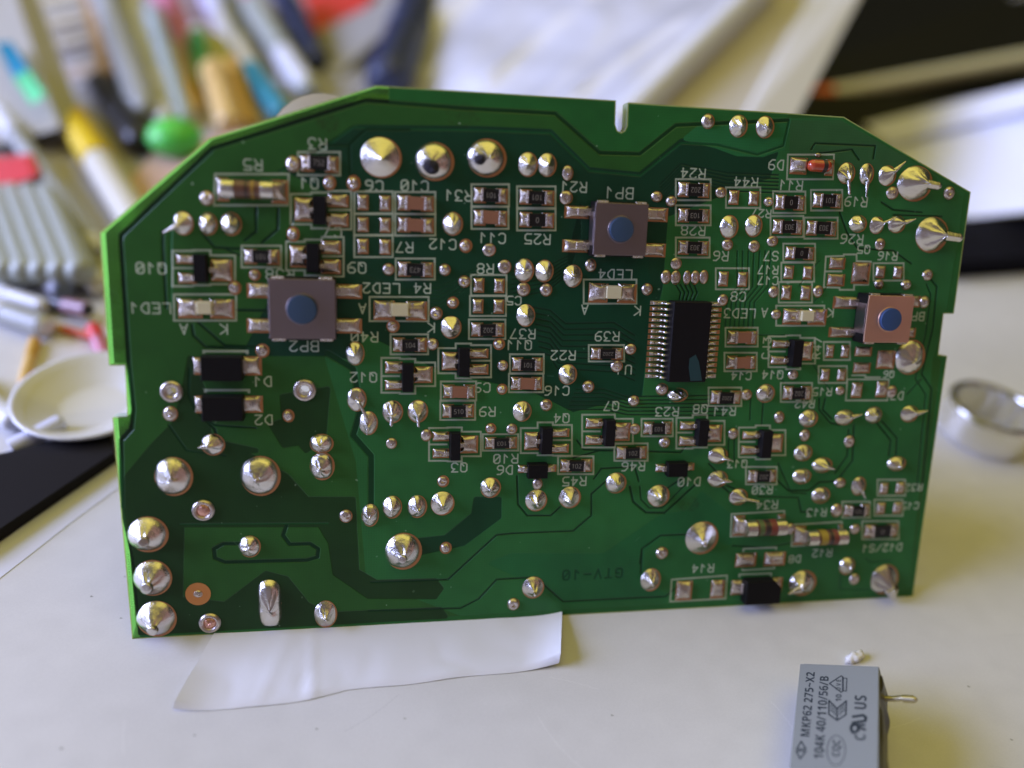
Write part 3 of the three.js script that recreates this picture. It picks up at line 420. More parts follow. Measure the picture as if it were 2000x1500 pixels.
// large cones
joint(742, 307, 38, 0.9, 0.62, 0, { uneven: 0.1, pin: false });
for (const [x, y, dx, dy, q] of [[847, 315, -6, 12, 16], [949, 308, -14, 6, 11]]) { const g = joint(x, y, 36, 0.25, 0.62, 0, { uneven: 0.22, pin: false }), s = scaleAt(x, y); const b = mesh('burn_mark', drop(q / s, q / s * 0.9, 0.5, 0.1, [0, 0], 0.6, seedN++), M.burnt, g); place(b, dx / s, -dy / s, 0.62 * 36 / s * 0.86); b.userData.label = 'charred flux spot on the solder'; }
for (const [x, y, r, c = 0.6, h = 0.9, o] of [[1441, 246, 17, 0.5, 0.9, { ry: 21 }], [1493, 248, 17, 0.4, 0.8, { ry: 21 }], [1030, 321, 18, 0.7, 1, { ry: 23 }], [1068, 322, 17, 0.7, 1, { ry: 22 }], [883, 437, 19, 0.6, 0.9, { ry: 22 }], [405, 437, 18, 0.4, 1, { ry: 21, uneven: 0.5 }], [450, 437, 20, 0.4, 1, { ry: 22, uneven: 0.55 }], [1423, 443, 17, 0.6, 0.8, { ry: 22 }], [1471, 441, 16, 0.5, 0.8, { ry: 21 }], [1023, 528, 18, 0.5, 0.8, { ry: 22 }], [1062, 529, 17, 0.6, 0.9, { ry: 21 }], [1118, 539, 17, 0.7, 1, { ry: 21 }], [1026, 616, 17, 0.7, 1, { ry: 21 }], [880, 639, 19, 0.7, 0.9, { ry: 21 }], [693, 690, 17, 0.5, 0.9, { ry: 22 }], [1108, 731, 17, 0.6, 0.9, { ry: 19 }], [1019, 803, 17, 0.7, 0.9, { ry: 19 }],
  [337, 930, 36, 0.35, 0.75, { uneven: 0.35 }], [507, 929, 37, 0.3, 0.7, { uneven: 0.3 }], [287, 1043, 38, 0.5, 0.9, { ry: 33, uneven: 0.4, pinR: 0.3 }], [296, 1128, 36, 0.55, 0.9, { ry: 33, uneven: 0.35, pinR: 0.35 }], [304, 1208, 37, 0.6, 0.9, { ry: 33, uneven: 0.3, pinR: 0.3 }], [487, 1067, 20, 0.4, 0.8], [635, 1199, 21, 0.85, 1, { ry: 25 }], [786, 1076, 34, 0.45, 0.85, { uneven: 0.35, pinR: 0.25 }], [627, 866, 22, 0.4, 0.8, { ry: 18 }], [628, 910, 23, 0.35, 0.8, { ry: 26 }],
  [722, 1006, 16, 0.4, 0.9, { ry: 21 }], [765, 990, 18, 0.45, 0.9, { ry: 21 }], [814, 989, 18, 0.45, 0.9, { ry: 21 }], [863, 983, 22, 0.75, 0.8], [957, 952, 19, 0.5, 0.85], [1046, 977, 20, 0.75, 0.85], [1112, 971, 20, 0.75, 0.85], [1202, 943, 19, 0.5, 0.85], [1285, 968, 20, 0.8, 0.9], [1040, 1147, 20, 0.75, 0.95], [1270, 1132, 18, 0.7, 1, { ry: 21 }], [1369, 1050, 30, 0.75, 0.85, { uneven: 0.3 }],
  [1675, 437, 16, 0.5, 0.8], [1494, 768, 17, 0.4, 0.7], [1578, 817, 17, 0.4, 0.7, { ry: 16 }], [1705, 810, 15, 0.4, 0.8], [1567, 884, 17, 0.4, 0.7, { ry: 15 }], [1565, 930, 17, 0.4, 0.7, { ry: 14 }], [1602, 967, 17, 0.4, 0.7, { ry: 15 }], [1750, 905, 17, 0.4, 0.7, { ry: 13 }], [1653, 1105, 14, 0.4, 0.9, { ry: 16 }], [1776, 697, 27, 0.2, 0.5, { ry: 32, pin: false }], [1322, 771, 19, 0.3, 0.8, { ry: 13, uneven: 0.9, pin: false }]]) joint(x, y, r, c, h, 0, o);
// joints whose cut lead stands out to one side
for (const [x, y, r, dx, dy, o] of [[357, 436, 19, -36, 20, { ry: 22 }], [1652, 338, 16, 4, 36, { ry: 20, blunt: 1 }], [1692, 340, 13, -2, 40, { ry: 20 }], [1732, 343, 16, 24, -24, { ry: 19 }], [1711, 440, 13, 28, -14, { ry: 16, blunt: 1 }], [1750, 438, 16, 28, -10, { ry: 16 }], [1785, 358, 32, 32, 4, { ry: 33, blunt: 1, wire: 0.45 }], [1818, 458, 30, 40, 4, { ry: 33, blunt: 1, wire: 0.5 }], [415, 868, 22, -24, 2, { ry: 20 }], [766, 804, 19, -2, 24, { ry: 21, blunt: 1 }], [815, 803, 19, 2, 26, { ry: 21, blunt: 1 }], [719, 826, 17, -2, 20, { ry: 22 }], [1648, 815, 17, 26, -8, { ry: 14 }], [1775, 808, 16, 26, -8, { ry: 15 }], [1401, 889, 18, 22, 6, { ry: 15 }], [1401, 935, 18, 22, 2, { ry: 15 }], [1441, 970, 17, 34, 6, { ry: 15, blunt: 1 }], [1605, 908, 18, 18, 4, { ry: 14 }], [1676, 949, 13, 10, 20, { ry: 17 }], [1566, 1138, 25, -32, 12, { ry: 23 }], [1726, 1131, 25, 14, 32, { ry: 27, wire: 0.5 }]]) joint(x, y, r, 0.6, 0.85, [dx, dy], o);
// bent wire between two joints
{ const g = joint(696, 780, 18, 0.3, 0.5, 0, { ry: 22, pin: false }), s = scaleAt(696, 780); mesh('lead', mm(new THREE.TubeGeometry(new THREE.CatmullRomCurve3([V(0, 0, 0.3), V(0.2, -0.1, 0.75), V(0.6, -0.8, 0.9), V(23 / s, -42 / s, 0.8)]), 12, 0.16, 8)), M.tin, g); }
// the long slot filled with solder
{ const g = part('solder_joint', 527, 1179); const ry = hmm(527, 1134, 1226) / 2, rx = 24 / scaleAt(527, 1179); mesh('copper_ring', mm(new THREE.CylinderGeometry(rx * 0.95, rx * 0.95, 0.03, 32).rotateX(Math.PI / 2).scale(1, ry / rx, 1)), M.copper, g).position.z = 0.015 * k; place(mesh('solder', drop(rx * 0.97, ry * 0.97, 1.0, 0.35, [0.1, -0.4], 0.35, 77, 9, 40, 0, 3.2), M.tin, g), 0, 0, 0.03); }
// ringed holes
for (const [x, y, r, ri, deep] of [[335, 765, 23, 9, 1], [595, 762, 23, 10, 1], [397, 997, 23, 12, 0], [410, 1217, 22, 11, 0]]) {
  const s = scaleAt(x, y), g = part('plated_hole', x, y), R = r / s, i = ri / s;
  mesh('solder_ring', mm(new THREE.LatheGeometry([[i, -1.45], [i, 0.02], [i * 1.15, 0.16], [(R + i) / 2, 0.28], [R * 0.92, 0.18], [R, 0.0]].map((q) => new THREE.Vector2(...q)), 32).rotateX(Math.PI / 2)), M.via, g);
  if (!deep) place(mesh('copper_plug', drop(i * 1.12, i * 1.12, 0.24, 0, [0, 0], 0.5, seedN++), M.plug, g), 0, 0, 0.02);
}
// bare copper ring
{ const s = scaleAt(387, 1160), g = part('copper_ring', 387, 1160); mesh('copper_pad', disc(25 / s), std([0.75, 0.33, 0.11], 0.5, 0.85), g).position.z = 0.015 * k; place(mesh('solder', drop(9 / s, 8 / s, 0.16, 0.2, [0, 0], 0.5, 91), M.tinPad, g), 0, 0, 0.03); }
// vias
for (const [x, y, r = 11, ry] of [[571, 320, 13, 15], [643, 357, 12, 14], [690, 358, 13, 15], [572, 457, 12, 14], [403, 387, 13, 14], [497, 537], [458, 562, 12, 13], [512, 685, 13], [764, 866, 10], [870, 1070, 11], [1002, 1180, 11], [1292, 1080, 11], [909, 480, 12, 13], [955, 488, 12], [758, 526], [868, 527], [906, 550], [884, 591], [851, 612, 12], [767, 637, 12], [844, 672, 11], [985, 521, 12, 13], [974, 672], [981, 714, 10], [980, 760, 10], [1148, 755], [1066, 791], [1237, 783, 10], [1204, 715], [1231, 682, 10], [1282, 384, 10], [1310, 393, 10], [1407, 376, 10], [1500, 394, 9], [1508, 471, 10], [1153, 518, 10, 12], [1263, 565, 10, 11], [1411, 586, 9, 11], [1320, 515, 10, 11], [1300, 541, 9, 13], [1319, 542, 9, 13], [1341, 542, 7, 13], [1357, 542, 8, 13], [1374, 541, 8, 13], [1108, 338, 10, 14], [1105, 386, 12, 13], [563, 812, 11, 12], [675, 1008, 12], [865, 940, 11], [1049, 945, 9, 11], [1022, 565, 12, 13], [1066, 566, 11, 12], [1420, 478, 10, 11], [1472, 481, 10, 11], [1292, 760, 11], [832, 850, 10, 11], [958, 837, 10], [999, 838, 10], [1239, 838, 10], [1297, 864, 10], [1431, 847, 9, 10], [1457, 771, 10], [1521, 815, 9, 11], [1571, 850, 9, 11], [1658, 862, 9, 11], [1640, 943, 10, 9], [1510, 570, 9, 11], [1597, 569, 9, 11], [1515, 614, 9], [1548, 732, 9], [1640, 763, 8], [1741, 765, 9, 11], [1718, 477, 9, 11], [1716, 555, 8, 9], [1769, 556, 9], [1811, 537, 9, 10], [1804, 590, 9, 11], [1853, 377, 10, 12], [1742, 377, 11, 12], [1633, 997, 10, 12], [1669, 1033, 9], [1543, 1033, 8, 10], [1668, 1131, 9, 10], [332, 808, 14], [1382, 237, 12, 14], [1597, 303, 5, 4]]) {
  const s = scaleAt(x, y), R = r / s, Ry = (ry ?? r) / scaleY(x, y), g = part('via', x, y), c = rnd() < 0.5 && x < 1000;
  mesh('copper_ring', mm(new THREE.CylinderGeometry(R * 1.07, R * 1.07, 0.03, 22).rotateX(Math.PI / 2).scale(1, Ry / R, 1)), M.copper, g).position.set(R * 0.06 * k, 0, 0.015 * k);
  place(mesh('solder', drop(R * (c ? 0.85 : 1), Ry * (c ? 0.85 : 1), R * rr(0.35, 0.65), 0.15, [0, 0], 0.5, seedN++, 8, 20, rnd() < 0.6 ? rr(0.25, 0.6) : 0), M.via, g), c ? -0.03 : 0, 0, 0.03);
}
// parts mounted on the far side, of which only the tops stand out over the upper edge; the board leans on them
{
  const t = group('transformer', board, V(26, 42, -1.5)), y = std([0.75, 0.5, 0.08], 0.5), c = std([0.05, 0.05, 0.055], 0.6);
  mesh('core', mm(new RoundedBoxGeometry(14, 17, 15, 2, 0.8).translate(0, -0.2, -8)), c, t); mesh('winding', mm(new RoundedBoxGeometry(10, 19.9, 10, 3, 1.4).translate(0, 0, -8)), y, t);
  const e = group('electrolytic_capacitor', board, V(18.5, 46, -1.5));
  mesh('can', mm(new THREE.LatheGeometry([[0, 0], [5, 0], [5, 1], [4.8, 1.4], [5, 1.8], [5, 15], [4.6, 15.6], [0, 15.6]].map((q) => new THREE.Vector2(...q)), 32).rotateX(-Math.PI / 2)), std([0.75, 0.68, 0.5], 0.5), e);
  const r = group('relay', board, V(60, 22, -1.5)); mesh('case', mm(new RoundedBoxGeometry(19, 15, 15, 2, 0.6).translate(0, 0, -7.7)), std([0.6, 0.6, 0.58], 0.5), r);
  const q = group('film_capacitor', board, V(56, 47.5, -1.5)); mesh('case', mm(new RoundedBoxGeometry(9, 8.7, 8, 2, 0.5).translate(0, 0, -4.2)), std([0.8, 0.62, 0.15], 0.4), q);
}

// ───────────────────────── things on the table beside the board ─────────────────────────
// loose film capacitor, lying on its side
{
  // it leans on its leads: the printed face is tilted 31 degrees about its long left edge
  const H = 4.2, ex = V(0.74497, 0.51291, 0.42655), ez = V(-0.49689, 0, 0.86782), en = V(-0.44511, 0.85844, -0.25486), TL = T(1562, 1297, H * en.y), w = 7.1, L = 13;
  const onFace = (x, y) => { const r = ray(x, y); return r.multiplyScalar(TL.clone().sub(EYE).dot(en) / r.dot(en)).add(EYE).sub(TL); };
  const g = group('loose_film_capacitor', null, TL.clone().addScaledVector(en, -H)); g.quaternion.setFromRotationMatrix(new THREE.Matrix4().makeBasis(ex, en, ez));
  tag(g, 'small grey box-shaped film capacitor printed MKP62, lying loose on the table', 'capacitor');
  const W = 1024, Hh = 1856, c = canvas(W, Hh), q = c.getContext('2d'), per = W / w;         // canvas x along the short side, y along the long side
  q.fillStyle = '#82857f'; q.fillRect(0, 0, W, Hh);
  for (let i = 0; i < 5000; i++) { q.fillStyle = rnd() < 0.5 ? 'rgba(150,160,160,0.10)' : 'rgba(80,92,92,0.10)'; q.fillRect(rnd() * W, rnd() * Hh, rr(2, 7), rr(2, 7)); }
  const ink = '#14202b'; q.fillStyle = q.strokeStyle = ink; q.lineJoin = 'round';
  const line = (str, x, y, size, sx = 0.8, weight = '') => { q.save(); q.translate(x, y); q.rotate(-Math.PI / 2); q.scale(sx, 1); q.font = `${weight}${size}px sans-serif`; q.textAlign = 'left'; q.textBaseline = 'alphabetic'; q.fillText(str, 0, 0); q.restore(); };
  const S = W / 154;                                                                          // canvas px per photo px
  const P = (x, y) => { const p = onFace(x, y); return [p.dot(ex) * per, p.dot(ez) * per]; };
  line('MKP62 275~X2', ...P(1581, 1441), 23.5 * S, 0.96, 'bold '); line('104K 40/110/56/B', ...P(1608, 1484), 24 * S, 0.96, 'bold ');
  const poly = (pts, lw, close = true) => { q.lineWidth = lw * 1.5; q.beginPath(); pts.forEach(([x, y], i) => q[i ? 'lineTo' : 'moveTo'](...P(x, y))); if (close) q.closePath(); q.stroke(); };
  poly([[1556, 1463], [1574, 1463], [1565, 1448]], 12); poly([[1555, 1467], [1574, 1467], [1563, 1482]], 12);                  // two triangles
  poly([[1620, 1335], [1643, 1320], [1646, 1322], [1646, 1350], [1643, 1352]], 11); poly([[1647, 1324], [1654, 1325], [1653, 1350], [1647, 1349]], 9); line('O V E', ...P(1642, 1349), 13 * S, 0.85, 'bold ');
  poly([[1619, 1368], [1635, 1384], [1653, 1369], [1652, 1396], [1635, 1407], [1619, 1395]], 13); poly([[1635, 1384], [1635, 1407]], 12, false); for (const d of [5, 10, 15]) { poly([[1622, 1371 + d], [1633, 1382 + d]], 7, false); poly([[1638, 1382 + d], [1650, 1371 + d]], 7, false); }
  line('10', ...P(1643, 1371), 15 * S, 1.1, 'bold ');
  { const [x, y] = P(1633, 1465); q.lineWidth = 9; q.beginPath(); q.ellipse(x, y, 16 * S, 31 * S, 0, 0, 7); q.stroke(); } line('CQC', ...P(1640, 1479), 19 * S, 0.95, 'bold ');
  line('US', ...P(1692, 1388), 30 * S, 0.95, 'bold '); line('C', ...P(1690, 1448), 26 * S, 0.95, 'bold ');
  poly([[1691, 1426], [1676, 1420], [1676, 1427], [1666, 1431], [1662, 1424], [1664, 1416], [1690, 1416]], 24, false); poly([[1664, 1400], [1686, 1397], [1691, 1401], [1690, 1408], [1664, 1412]], 24, false); // reversed RU mark
  const tx = new THREE.CanvasTexture(c); tx.colorSpace = THREE.SRGBColorSpace;
  const shell = new THREE.ExtrudeGeometry((() => { const a = new THREE.Shape(); a.moveTo(0, 0); a.lineTo(L, 0); a.lineTo(L, H - 0.1); a.lineTo(0, H - 0.1); a.closePath(); const h = new THREE.Path(); h.moveTo(0.5, 0.5); h.lineTo(0.5, H - 0.6); h.lineTo(L - 0.5, H - 0.6); h.lineTo(L - 0.5, 0.5); h.closePath(); a.holes.push(h); return a; })(), { depth: w * 0.93, bevelEnabled: true, bevelSize: 0.05, bevelThickness: 0.08, bevelSegments: 2 });
  shell.rotateY(-Math.PI / 2).translate(w * 0.99 + 0.0, 0.05, 0);
  const grey = std([0.185, 0.195, 0.172], 0.5);
  mesh('case', mm(shell), grey, g);
  const face = new THREE.PlaneGeometry(w - 0.12, L).rotateX(-Math.PI / 2).translate(w / 2, H + 0.004, L / 2), uv = face.attributes.uv, pp = face.attributes.position;
  for (let i = 0; i < uv.count; i++) uv.setXY(i, pp.getX(i) / w, 1 - pp.getZ(i) * per / Hh);
  mesh('printed_face', mm(face), std([1, 1, 1], 0.5, 0, { map: tx, bumpMap: grain, bumpScale: 0.00001 }), g);
  mesh('back_wall', mm(new THREE.BoxGeometry(0.3, H - 0.9, L - 0.9).translate(0.2, H / 2, L / 2)), grey, g);
  const ep = new THREE.BoxGeometry(w * 0.93, H - 1.1, L - 1.1, 1, 8, 24), epp = ep.attributes.position; for (let i = 0; i < epp.count; i++) if (epp.getX(i) > 0) epp.setX(i, epp.getX(i) + 0.45 * noise(epp.getY(i) * 0.8 + 4, epp.getZ(i) * 0.6 + 9, 5)); ep.computeVertexNormals();
  mesh('potting_resin', mm(ep.translate(w * 0.52, H / 2, L / 2)), std([0.035, 0.03, 0.028], 0.35), g);
  for (const z of [1.75, 11.4]) { const ld = mesh('lead', mm(new THREE.TubeGeometry(new THREE.CatmullRomCurve3([V(w * 0.9, 2.1, z), V(w + 0.9, 2.1, z), V(w + 1.6, 2.16, z - 0.07), V(w + 2.6, 2.2, z + 0.02)]), 14, 0.26, 10)), std([0.62, 0.56, 0.36], 0.3, 1), g); mesh('lead_sleeve', mm(new THREE.CylinderGeometry(0.34, 0.34, 0.95, 12).rotateZ(Math.PI / 2).translate(w + 2.1, 2.19, z - 0.01)), ld.material, g); mesh('lead_tip', mm(new THREE.SphereGeometry(0.27, 10, 8).translate(w + 2.6, 2.2, z + 0.02)), ld.material, g); }
}
// white crumb
{
  const p = T(1666, 1288), geo = weld(new THREE.IcosahedronGeometry(0.55, 3)), a = geo.attributes.position;
  for (let i = 0; i < a.count; i++) { const q = V(a.getX(i), a.getY(i), a.getZ(i)), n = 0.55 + 0.9 * noise(q.x * 5 + 20, q.y * 5 + q.z * 7 + 20, 3); a.setXYZ(i, q.x * n * 1.9, Math.max(0.01, q.y * n * 0.9 + 0.3), q.z * n); }
  geo.computeVertexNormals();
  const m = mesh('paper_crumb', mm(withUv(geo, 1)), std([0.85, 0.83, 0.78], 0.9)); m.position.set(p.x * k, 0, p.z * k); m.rotation.y = 0.4; tag(m, 'tiny white crumb of torn paper beside the grey capacitor', 'crumb');
}
// twelve-point socket ring
{
  const p = T(1912, 845), g = group('socket_ring', null, V(p.x, 0, p.z)); tag(g, 'short shiny metal socket ring with a notched bore, right of the circuit board', 'socket');
  const R = 6.35, h = 5.2, ri = 5.45;
  const chrome = std([0.9, 0.9, 0.92], 0.38, 1, { bumpMap: grain, bumpScale: 0.00001 }), lip = std([0.82, 0.81, 0.76], 0.22, 1);
  mesh('outer_wall', mm(new THREE.LatheGeometry([[ri + 0.25, 0.02], [R - 0.3, 0.02], [R - 0.05, 0.3], [R, 0.8], [R, h - 0.5]].map((q) => new THREE.Vector2(...q)), 64)), chrome, g);
  mesh('rim', mm(new THREE.LatheGeometry([[R, h - 0.5], [R - 0.03, h - 0.2], [R - 0.16, h - 0.04], [R - 0.22, h - 0.01], [ri + 0.12, h], [ri + 0.02, h - 0.06], [ri - 0.05, h - 0.3]].map((q) => new THREE.Vector2(...q)), 64)), lip, g);
  const n = 12, sh = []; for (let i = 0; i <= n * 4; i++) { const a = i / (n * 4) * Math.PI * 2, f = (i % 4) / 4, r = ri - 0.6 * Math.abs(f - 0.5) * 2 - (f === 0 ? 0.1 : 0); sh.push([Math.cos(a) * r, Math.sin(a) * r]); }
  const pos = [], idx = []; sh.forEach(([x, z]) => { pos.push(x, 0.05, z, x, h - 0.3, z); }); for (let i = 0; i < sh.length - 1; i++) { const a = 2 * i; idx.push(a, a + 1, a + 2, a + 1, a + 3, a + 2); }
  const bg = new THREE.BufferGeometry(); bg.setAttribute('position', new THREE.Float32BufferAttribute(pos, 3)); bg.setIndex(idx); const fl = bg.toNonIndexed(); fl.computeVertexNormals();
  mesh('notched_bore', mm(withUv(fl, 2)), std([0.9, 0.9, 0.93], 0.42, 1, { side: THREE.DoubleSide }), g);
}
// creased slip of paper under the lower edge
{
  const nu = 60, nv = 18, pos = [], idx = [], uvv = [];
  const lerp = (a, b, t) => [a[0] + (b[0] - a[0]) * t, a[1] + (b[1] - a[1]) * t];
  for (let i = 0; i <= nu; i++) for (let j = 0; j <= nv; j++) {
    const u = i / nu, v = j / nv, front = lerp([338, 1388], [1090, 1303], u), back = lerp([425, 1226], [1098, 1180], u);
    front[1] += 12 * Math.sin(Math.PI * Math.min(1, u * 2.2)) * (u < 0.45 ? 1 : 0) + 1.5 * Math.sin(u * 23);
    const q = lerp(front, back, v), l = Math.max(0, 1 - u / 0.13), r = Math.max(0, (u - 0.9) / 0.1);
    const fade = Math.max(0, 1 - v) ** 0.8, h = 0.05 + (0.08 + 0.6 * l * l + 1.5 * r * r) * fade + 0.3 * Math.abs(noise(u * 11 + 3, v * 3 + u * 4 + 3, 31) - 0.5) * fade + 0.16 * fade * Math.max(0, 1 - Math.abs(u - 0.36 + v * 0.08) / 0.02) + 0.1 * fade * Math.max(0, 1 - Math.abs(u - 0.22) / 0.03);
    const p = T(q[0], q[1], 0); p.y = Math.max(0.06, h * (v < 0.02 ? 0.35 : 1)); pos.push(p.x, p.y, p.z); uvv.push(u, v);
  }
  for (let i = 0; i < nu; i++) for (let j = 0; j < nv; j++) { const a = i * (nv + 1) + j; idx.push(a, a + nv + 1, a + 1, a + 1, a + nv + 1, a + nv + 2); }
  const g = new THREE.BufferGeometry(); g.setAttribute('position', new THREE.Float32BufferAttribute(pos, 3)); g.setAttribute('uv', new THREE.Float32BufferAttribute(uvv, 2)); g.setIndex(idx); g.computeVertexNormals();
  tag(mesh('paper_slip', mm(g), std([0.76, 0.76, 0.78], 0.9, 0, { side: THREE.DoubleSide })), 'creased white slip of paper lying under the lower edge of the circuit board', 'paper');
}

// ───────────────────────── the blurred clutter behind ─────────────────────────
/** Prism: its front outline given as photo pixels with a depth each (mm), thickness away from the viewer. */
const LEVEL = V(FWD.x, 0, FWD.z).normalize();
/** Brings a thing given by photo pixels and rough depths down onto (or, if it would lie under it, up onto) the table. */
let shared = null;                                              // one factor for all pieces of a thing
function seatFactor(pts, lift = 0.3) { return Math.min(...pts.map(([x, y, z]) => { const r = ray(x, y); return r.y < 0 ? (lift - EYE.y) / r.y / z : 9; })); }
function seat(pts, lift) { const f = shared ?? seatFactor(pts, lift); return pts.map(([x, y, z]) => [x, y, z * f]); }
function prism(pts, thick, away = LEVEL, seated = true) {
  if (seated) pts = seat(pts);
  const f = pts.map(([x, y, z]) => at(x, y, z)), o = f[0].clone(), n = f.length, b = f.map((p) => p.clone().addScaledVector(away, thick)), pos = [], idx = [];
  for (const p of [...f, ...b]) pos.push(p.x, p.y, p.z);
  const fl = THREE.ShapeUtils.triangulateShape(pts.map(([x, y]) => new THREE.Vector2(x, -y)), []);
  for (const [a, c, e] of fl) { idx.push(a, c, e); idx.push(a + n, e + n, c + n); }
  for (let i = 0; i < n; i++) { const j = (i + 1) % n; idx.push(i, i + n, j, j, i + n, j + n); }
  const g = new THREE.BufferGeometry(); g.setAttribute('position', new THREE.Float32BufferAttribute(pos, 3)); g.setIndex(idx); const q = g.toNonIndexed(); q.computeVertexNormals(); return mm(withUv(q, 20));
}
/** A slab lying on the table: outline in photo pixels at its top, lifted to height h. */
function lying(pts, h, thick) {
  const f = pts.map(([x, y]) => T(x, y, h)), s = new THREE.Shape(f.map((p) => new THREE.Vector2(p.x, -p.z)));
  return mm(new THREE.ExtrudeGeometry(s, { depth: thick - 0.2, bevelEnabled: thick > 0.25, bevelSize: 0.1, bevelThickness: 0.1, bevelSegments: 1 }).rotateX(-Math.PI / 2).translate(0, h - thick + (thick > 0.25 ? 0.1 : 0.2), 0));
}
/** Turned body between two points (photo px + depth): profile of [share of length, radius in px at the first end]. */
function turned(a, b, profile, mat, name, parent) {
  const A = at(...a), Bp = at(...b), d = Bp.clone().sub(A), len = d.length(), s = 1500 / a[2];
  const g = new THREE.LatheGeometry(profile.map(([t, r]) => new THREE.Vector2(Math.max(r, 0) / s, t * len)), 24);
  g.applyQuaternion(new THREE.Quaternion().setFromUnitVectors(V(0, 1, 0), d.normalize())).translate(A.x, A.y, A.z);
  return mesh(name, mm(g), mat, parent);
}
const plain = (c, r = 0.45) => std(c, r, 0, { clearcoat: 0.3, clearcoatRoughness: 0.3 });
/** A pen or marker: cap, barrel, end plug. */
function pen(name, label, a, b, r, cap, barrel, capShare = 0.3, cat = 'pen', grp) {
  const g = group(name); tag(g, label, cat, grp); [a, b] = seat([a, b], r / 1500 * b[2] * 0.6);
  turned(a, b, [[0, 0], [0.0, r * 0.8], [0.02, r], [capShare, r], [capShare, r * 0.9]], cap, 'cap', g);
  turned(a, b, [[capShare, r * 0.9], [capShare + 0.01, r * 0.94], [0.93, r * 0.94], [0.95, r * 0.8]], barrel, 'barrel', g);
  turned(a, b, [[0.95, r * 0.8], [0.97, r * 0.72], [1, r * 0.6], [1, 0]], cap, 'end_plug', g);
  return g;
}
const C = { white: plain([0.76, 0.77, 0.8]), pale: plain([0.4, 0.41, 0.37]), palegreen: plain([0.42, 0.45, 0.39]), blue: plain([0.5, 0.6, 0.66]), pink: plain([0.62, 0.2, 0.28]), maroon: plain([0.16, 0.03, 0.03]), mauve: plain([0.35, 0.2, 0.24]), slate: plain([0.25, 0.3, 0.42]), navy: plain([0.02, 0.03, 0.08]), red: plain([0.75, 0.05, 0.05]), yellow: plain([0.85, 0.6, 0.01]), ochre: plain([0.7, 0.42, 0.08]), gold: plain([0.8, 0.55, 0.2]), olive: plain([0.45, 0.4, 0.06]), teal: plain([0.03, 0.28, 0.36]), green: plain([0.1, 0.7, 0.08]), emerald: plain([0.06, 0.4, 0.14]), black: plain([0.012, 0.012, 0.014]), cream: plain([0.72, 0.68, 0.52]), peach: plain([0.6, 0.42, 0.28]), grey: plain([0.4, 0.39, 0.38]), orange: plain([0.75, 0.12, 0.02]), lilac: plain([0.7, 0.72, 0.88]) };
// left edge: box, strip, tube, tray of slats
tag(mesh('grey_mat', lying([[-160, -30], [820, -60], [690, 215], [420, 310], [330, 440], [190, 520], [-160, 590]], 0.25, 0.4), std([0.42, 0.41, 0.42], 0.8)), 'grey desk mat under the markers at the upper left', 'mat');
{
  const g = group('storage_box'); tag(g, 'cream box with an iridescent blue and green strip at the far left', 'box');
  const body = [[-70, -40, 250], [20, -40, 250], [118, 250, 215], [-70, 300, 212]]; shared = seatFactor(body);
  mesh('box_body', prism(body, 8), std([0.46, 0.44, 0.37], 0.7), g);
  mesh('strip', prism([[-10, 85, 228], [18, 82, 228], [54, 135, 220], [26, 152, 220]], 0.6), std([0.03, 0.33, 0.5], 0.25, 0.3), g);
  mesh('strip', prism([[26, 153, 219], [55, 136, 219], [88, 186, 213], [62, 204, 213]], 0.6), std([0.1, 0.6, 0.2], 0.25, 0.3), g);
  shared = null;
}
pen('brown_dowel', 'thin brown wooden dowel slanting down past the iridescent strip', [6, -30, 222], [168, 292, 180], 6, std([0.12, 0.10, 0.05], 0.6), std([0.22, 0.2, 0.13], 0.6), 0.5, 'dowel');
pen('white_tube', 'thick white plastic tube slanting in from the left edge', [-50, 150, 185], [195, 490, 138], 17, C.white, C.pale, 0.4, 'tube');
tag(mesh('red_carton', prism([[-60, 318, 182], [50, 308, 180], [66, 346, 174], [-60, 388, 174]], 2), C.red), 'faded red carton at the left edge above the grey slatted tray', 'carton');
{
  const g = group('slatted_tray'); tag(g, 'grey-green plastic tray with upright slats at the left edge', 'tray');
  const wall = [[-60, 365, 182], [86, 372, 182], [176, 536, 150], [-60, 556, 150]]; shared = seatFactor(wall);
  mesh('tray_wall', prism(wall, 3), plain([0.3, 0.33, 0.28]), g);
  for (let i = 0; i < 5; i++) turned([...[-40 + i * 32, 374], 178 * shared], [...[16 + i * 36, 538], 147 * shared], [[0, 0], [0, 19], [0.97, 23], [1, 14], [1, 0]], C.palegreen, 'slat', g);
  shared = null;
}
// paper stack
{
  const g = group('paper_stack'); tag(g, 'stack of cream and brown papers standing at the upper left', 'paper stack');
  const cols = [[0.5, 0.44, 0.28], [0.4, 0.38, 0.32], [0.52, 0.46, 0.32], [0.28, 0.25, 0.2], [0.48, 0.43, 0.32], [0.2, 0.18, 0.16], [0.42, 0.39, 0.34], [0.5, 0.4, 0.3], [0.36, 0.34, 0.31]];
  shared = seatFactor([[132, 160, 218], [222, 141, 218], [226, 158, 216], [140, 180, 216]]);
  for (let i = 0; i < 9; i++) mesh('paper', prism([[60 + i * 9, 0 + i * 20, 252 - i * 4], [160 + i * 7, -20 + i * 20, 252 - i * 4], [164 + i * 7, -5 + i * 20, 250 - i * 4], [66 + i * 9, 16 + i * 20, 250 - i * 4]], 9), std(cols[i], 0.85), g);
  mesh('folder', prism([[154, -20, 246], [188, -20, 246], [226, 138, 216], [196, 158, 216]], 5), std([0.45, 0.27, 0.09], 0.7), g);
  shared = null;
}
pen('grey_ruler_tube', 'wide pale grey tube beside the paper stack', [198, -30, 240], [292, 230, 196], 30, C.pale, C.pale, 0.2, 'tube');
pen('maroon_pen', 'slim dark maroon pen between the grey and white tubes', [206, -30, 236], [283, 175, 200], 10, C.maroon, C.maroon, 0.4);
